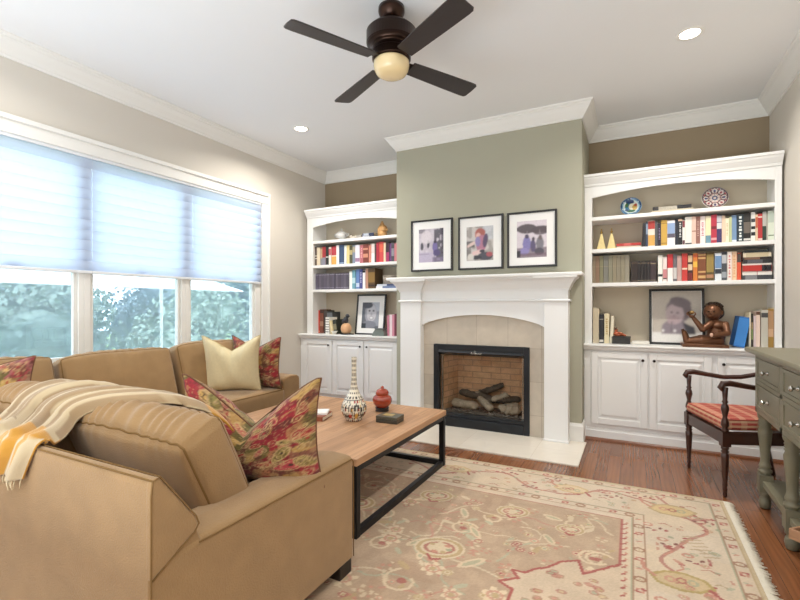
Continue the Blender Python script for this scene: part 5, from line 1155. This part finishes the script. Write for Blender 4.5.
lb((.215,-.05,.195),(.158,-.075,.148),.030,.025); lb((.158,-.075,.148),(.098,-.075,.238),.025,.017)      # raised arm
m.ball((.082,-.075,.255),(.022,.020,.014),12)
for k,(dx,dz,l) in enumerate(((-.022,.004,.034),(-.018,.012,.038),(-.012,.018,.036),(-.004,.022,.030))):
    m.tube([(.075+dx*.2,-.09+.011*k,.262),(.068+dx,-.09+.011*k,.270+dz*.5),(.066+dx*1.2+.004,-.09+.011*k,.262+dz+l*.5)],[.0065,.006,.0045],8)
m.tube([(.095,-.088,.258),(.108,-.095,.275),(.102,-.093,.292)],[.007,.006,.005],8)
lb((.318,-.035,.19),(.325,-.085,.12),.030,.025); lb((.325,-.085,.12),(.245,-.115,.105),.025,.018); m.ball((.228,-.118,.104),(.022,.016,.019),12)
for k in range(4): m.tube([(.222,-.128,.118-.011*k),(.205,-.128,.116-.011*k),(.199,-.118,.112-.011*k)],[.0062,.0058,.0045],8)
m.tube([(.232,-.124,.120),(.222,-.130,.132),(.210,-.128,.135)],[.007,.006,.005],8)
lb((.27,-.04,.052),(.15,-.085,.058),.046,.036); lb((.15,-.085,.058),(.055,-.075,.050),.034,.024)          # near leg
lb((.048,-.075,.045),(.028,-.075,.120),.026,.020)
for k in range(5): m.ball((.020-.002*k,-.094+.0095*k,.143-.002*k),(.008,.0065,.011),8)
lb((.27,.04,.052),(.16,.07,.060),.046,.036); lb((.16,.07,.060),(.07,.06,.045),.034,.024); lb((.065,.06,.04),(.050,.06,.10),.025,.019)
for k in range(5): m.ball((.044,.041+.0095*k,.122),(.008,.0065,.010),8)
m.box((.012,-.115,.0),(.335,.095,.024))
o=m.build('figure_body',brz,bz,local=True); rm=o.modifiers.new('fuse','REMESH'); rm.mode='VOXEL'; rm.voxel_size=.0038; rm.use_smooth_shade=True
sm_=o.modifiers.new('soft','SMOOTH'); sm_.factor=.5; sm_.iterations=2
m=MB(); m.ball((.245,.006,.310),(.070,.066,.062),22); m.ball((.262,.02,.285),(.060,.058,.06),18)
for k in range(30):
    a=k*2.4; q=.25+.72*(k/30); m.ball((.245+.068*q*math.cos(a),.01+.062*q*math.sin(a),.31+.060*math.sqrt(max(0,1-q*q))),(.014,.014,.011),8)
m.build('hair',brd,bz,local=True)
m=MB()
for ex in ((.200,-.073,.298),(.236,-.077,.297)): m.ball(ex,(.009,.005,.005),10)
m.build('eyes',brd,bz,local=True)
m=MB(); m.ball((.083,-.078,.289),(.019,.019,.016),14); m.build('held_ball',mat('ball_brass','A88A5A',.3,metal=.7),bz,local=True)
m=MB(); m.ball((.212,-.135,.106),(.012,.009,.016),10); m.build('held_shell',mat('shell_pink','D9B09A',.5),bz,local=True)
# left bookcase, top shelf
t=thing('silver_tureen','small silver and white lidded tureen, top shelf of left bookcase','tureen',(-3.215,4.62,2.0155))
sil=mat('silver_white','D9D8D6',.25,metal=.35,noise=.25,nscale=45)
MB().lathe([(.001,0),(.04,0),(.045,.008),(.03,.016),(.05,.03),(.076,.055),(.08,.072),(.078,.078)],(0,0,0),32).build('bowl',sil,t,local=True)
MB().lathe([(.079,.0785),(.076,.088),(.055,.105),(.025,.116),(.010,.12),(.008,.13),(.013,.138),(.010,.148),(.001,.154)],(0,0,0),32).build('lid',sil,t,local=True)
for s_ in (-1,1): MB().tube([(s_*.076,0,.05),(s_*.10,0,.058),(s_*.108,0,.08),(s_*.092,0,.09),(s_*.078,0,.074)],.0055,8).build('handle',sil,t,local=True)
o=MB(); o.ball((0,0,.022),(.034,.026,.022),14); o.ball((-.028,-.004,.044),(.017,.015,.016),12); o.tube([(-.043,-.004,.044),(-.054,-.004,.040)],[.005,.001],6); o.tube([(.028,0,.026),(.05,0,.04),(.062,0,.046)],[.013,.010,.004],8)
o=o.build('bird_figurine',mat('bird_cream','D8CFC0',.5,noise=.3,nscale=60),None,local=True); o.location=(-3.035,4.60,2.0155); tag(o,'small pale bird figurine between tureen and navy books','figurine')
o=MB().box((-.035,-.03,0),(.035,.03,.048)).build('small_tin',mat('tin_grey','A8A29A',.4,noise=.35,nscale=60),None,local=True,bevel=.003); o.location=(-2.945,4.62,2.0155); tag(o,'small pale grey tin beside the navy books','tin')
stack([(.032,'3C4660','navy book at the bottom',[(.05,.6,'A8ACB8')],0),(.026,'2E3854','navy and silver book on top',[(.1,.55,'B8BCC6')],.01)],-2.885,-2.715,2.0155,4.56,'the top shelf of the left bookcase','flat navy books on the left bookcase')
sh=thing('shell_ornament','golden carved shell ornament, top shelf of left bookcase','ornament',(-2.635,4.62,2.0155))
m=MB(); n=26; rows=[]
for i in range(n+1):
    u=i/n*2*PI*1.9; rr=.075*math.exp(-.15*u*.9); rows.append((u,rr))
pts=[(.030*math.cos(u)*(1-.28*u/12),-.01*u/6,.075+.0*u+ .05*math.sin(u)*(1-.5*u/12)) for u,rr in rows]
m.tube(pts,[.046*math.exp(-.13*u) for u,rr in rows],12); m.ball((0,0,.045),(.06,.045,.045),18); m.ball((-.002,0,.13),(.034,.028,.05),16); m.ball((.0,0,.175),(.016,.014,.024),10)
o=m.build('shell_body',mat('gold_shell','C99A62',.4,metal=.25,noise=.35,nscale=40),sh,local=True); rm=o.modifiers.new('fuse','REMESH'); rm.mode='VOXEL'; rm.voxel_size=.004; rm.use_smooth_shade=True
MB().lathe([(.001,0),(.05,0),(.052,.006),(.045,.012),(.001,.012)],(0,0,0),24).build('base',mat('ebony_stand','221A17',.4),sh,local=True)
# left counter: tray with an alabaster orb figure, white dish, grey box
o=MB(); o.lathe([(.001,0),(.085,0),(.095,.008),(.09,.012),(.08,.007),(.001,.007)],(0,0,0),36); o=o.build('oval_tray',mat('tray_dark','33302E',.4),None,local=True); o.scale=(1,.7,1); o.location=(-3.07,4.53,ZK+.0003); tag(o,'dark oval tray under the peach orb figurine','tray')
t=thing('orb_figurine','peach alabaster orb topped with a dark bird figure','figurine',(-3.085,4.53,ZK+.0078))
MB().lathe([(.001,0),(.03,0),(.05,.012),(.064,.04),(.067,.066),(.06,.095),(.044,.118),(.024,.128),(.001,.130)],(0,0,0),36).build('orb',mat('alabaster','E0AE82',.4,noise=.12,nscale=20),t,local=True)
dk=mat('figure_grey','3E4048',.4,noise=.3,nscale=40)
m=MB(); m.ball((-.006,0,.165),(.034,.030,.042),16); m.ball((.02,-.004,.215),(.026,.024,.026),14); m.tube([(.042,-.006,.216),(.06,-.01,.208)],[.009,.002],8); m.tube([(-.03,0,.17),(-.05,0,.14),(-.056,0,.115)],[.02,.014,.006],8); m.tube([(0,-.026,.18),(-.02,-.036,.155),(-.036,-.03,.13)],[.014,.012,.005],8)
m.build('bird',dk,t,local=True)
o=pot('small_bowl','tiny white bowl beside the dark oval tray','bowl',(-3.235,4.50,ZK),[(.001,0),(.02,0),(.024,.006),(.042,.035),(.044,.042),(.040,.040),(.022,.009),(.001,.008)],mat('white_glaze','E9E5DC',.3))
t=thing('grey_box','grey green stepped box in front of the grey portrait','box',(-2.60,4.50,ZK))
MB().prism([(-.075,0),(.085,0),(.085,.03),(.06,.075),(-.035,.075),(-.075,.02)],'y',-.05,.05).build('box_body',mat('box_greygreen','6E7670',.5,noise=.15,nscale=30),t,local=True,bevel=.004)
MB().box((-.04,-.054,.0755),(.065,.054,.085)).build('box_lid',mat('box_greygreen2','59605C',.5,noise=.15,nscale=30),t,local=True,bevel=.003)
# things half hidden on the coffee table
mb,ms=book_mesh(.028,.24,.18,'8A4A30',[]); o=mb.build('book',ms,None,local=True); o.rotation_euler=(0,PI/2,.25); o.location=(-2.10,2.40,TZ+.0285); tag(o,'brown book lying on the coffee table behind the paisley pillow','book')
mb,ms=book_mesh(.012,.19,.13,'EFEBE6',[]); o=mb.build('booklet',ms,None,local=True); o.rotation_euler=(0,PI/2,.5); o.location=(-2.05,2.44,TZ+.041); tag(o,'white booklet on the brown book on the coffee table','booklet')

# ---------------------------------------------------------------- light, camera
wd=bpy.data.worlds.new('sky'); bpy.context.scene.world=wd; wd.use_nodes=True
bg=wd.node_tree.nodes['Background']; bg.inputs[0].default_value=(.72,.86,1.0,1); bg.inputs[1].default_value=4.1
def light(name,kind,loc,rot,energy,col,**kw):
    d=bpy.data.lights.new(name,kind); d.energy=energy; d.color=col
    for k_,v_ in kw.items(): setattr(d,k_,v_)
    o=bpy.data.objects.new(name,d); C.objects.link(o); o.location=loc; o.rotation_euler=rot; return o
light('sun','SUN',(10,5,12),(math.radians(40),0,math.radians(75)),3.0,(1,.96,.88),angle=.03)
for i,(x,y) in enumerate(cans):
    light('can_light','AREA',(x,y,ZC-.02),(0,0,0),CAN*(2.0 if i<2 else .8),(1,.95,.87),shape='DISK',size=.11,spread=math.radians(150))
light('rear_fill','AREA',(-1.3,YN+.15,1.7),(math.radians(95),0,0),REAR,(.97,.98,1.),shape='RECTANGLE',size=2.6,size_y=1.6)  # added fill from behind the camera, no lamp of the room
light('bounce_fill','AREA',(-1.6,-1.0,.45),(PI,0,0),UP,(.80,.91,1.),shape='RECTANGLE',size=3.8,size_y=2.0)  # added fill bounced off the ceiling to even out brightness, no fixture
cd=bpy.data.cameras.new('camera'); cam=bpy.data.objects.new('camera',cd); C.objects.link(cam)
cam.location=(0,0,H); cam.rotation_euler=(PI/2,0,YAW); cd.sensor_width=36; cd.lens=36*F/800; cd.shift_y=(HY-300)/800; cd.clip_start=.02
sc=bpy.context.scene; sc.camera=cam
sc.view_settings.view_transform='Standard'; sc.view_settings.look='None'; sc.view_settings.exposure=EXPO; sc.view_settings.gamma=1; sc.view_settings.use_curve_mapping=False
sc.cycles.use_denoising=True; sc.cycles.max_bounces=10; sc.cycles.diffuse_bounces=6; sc.cycles.transparent_max_bounces=16; sc.cycles.sample_clamp_indirect=6
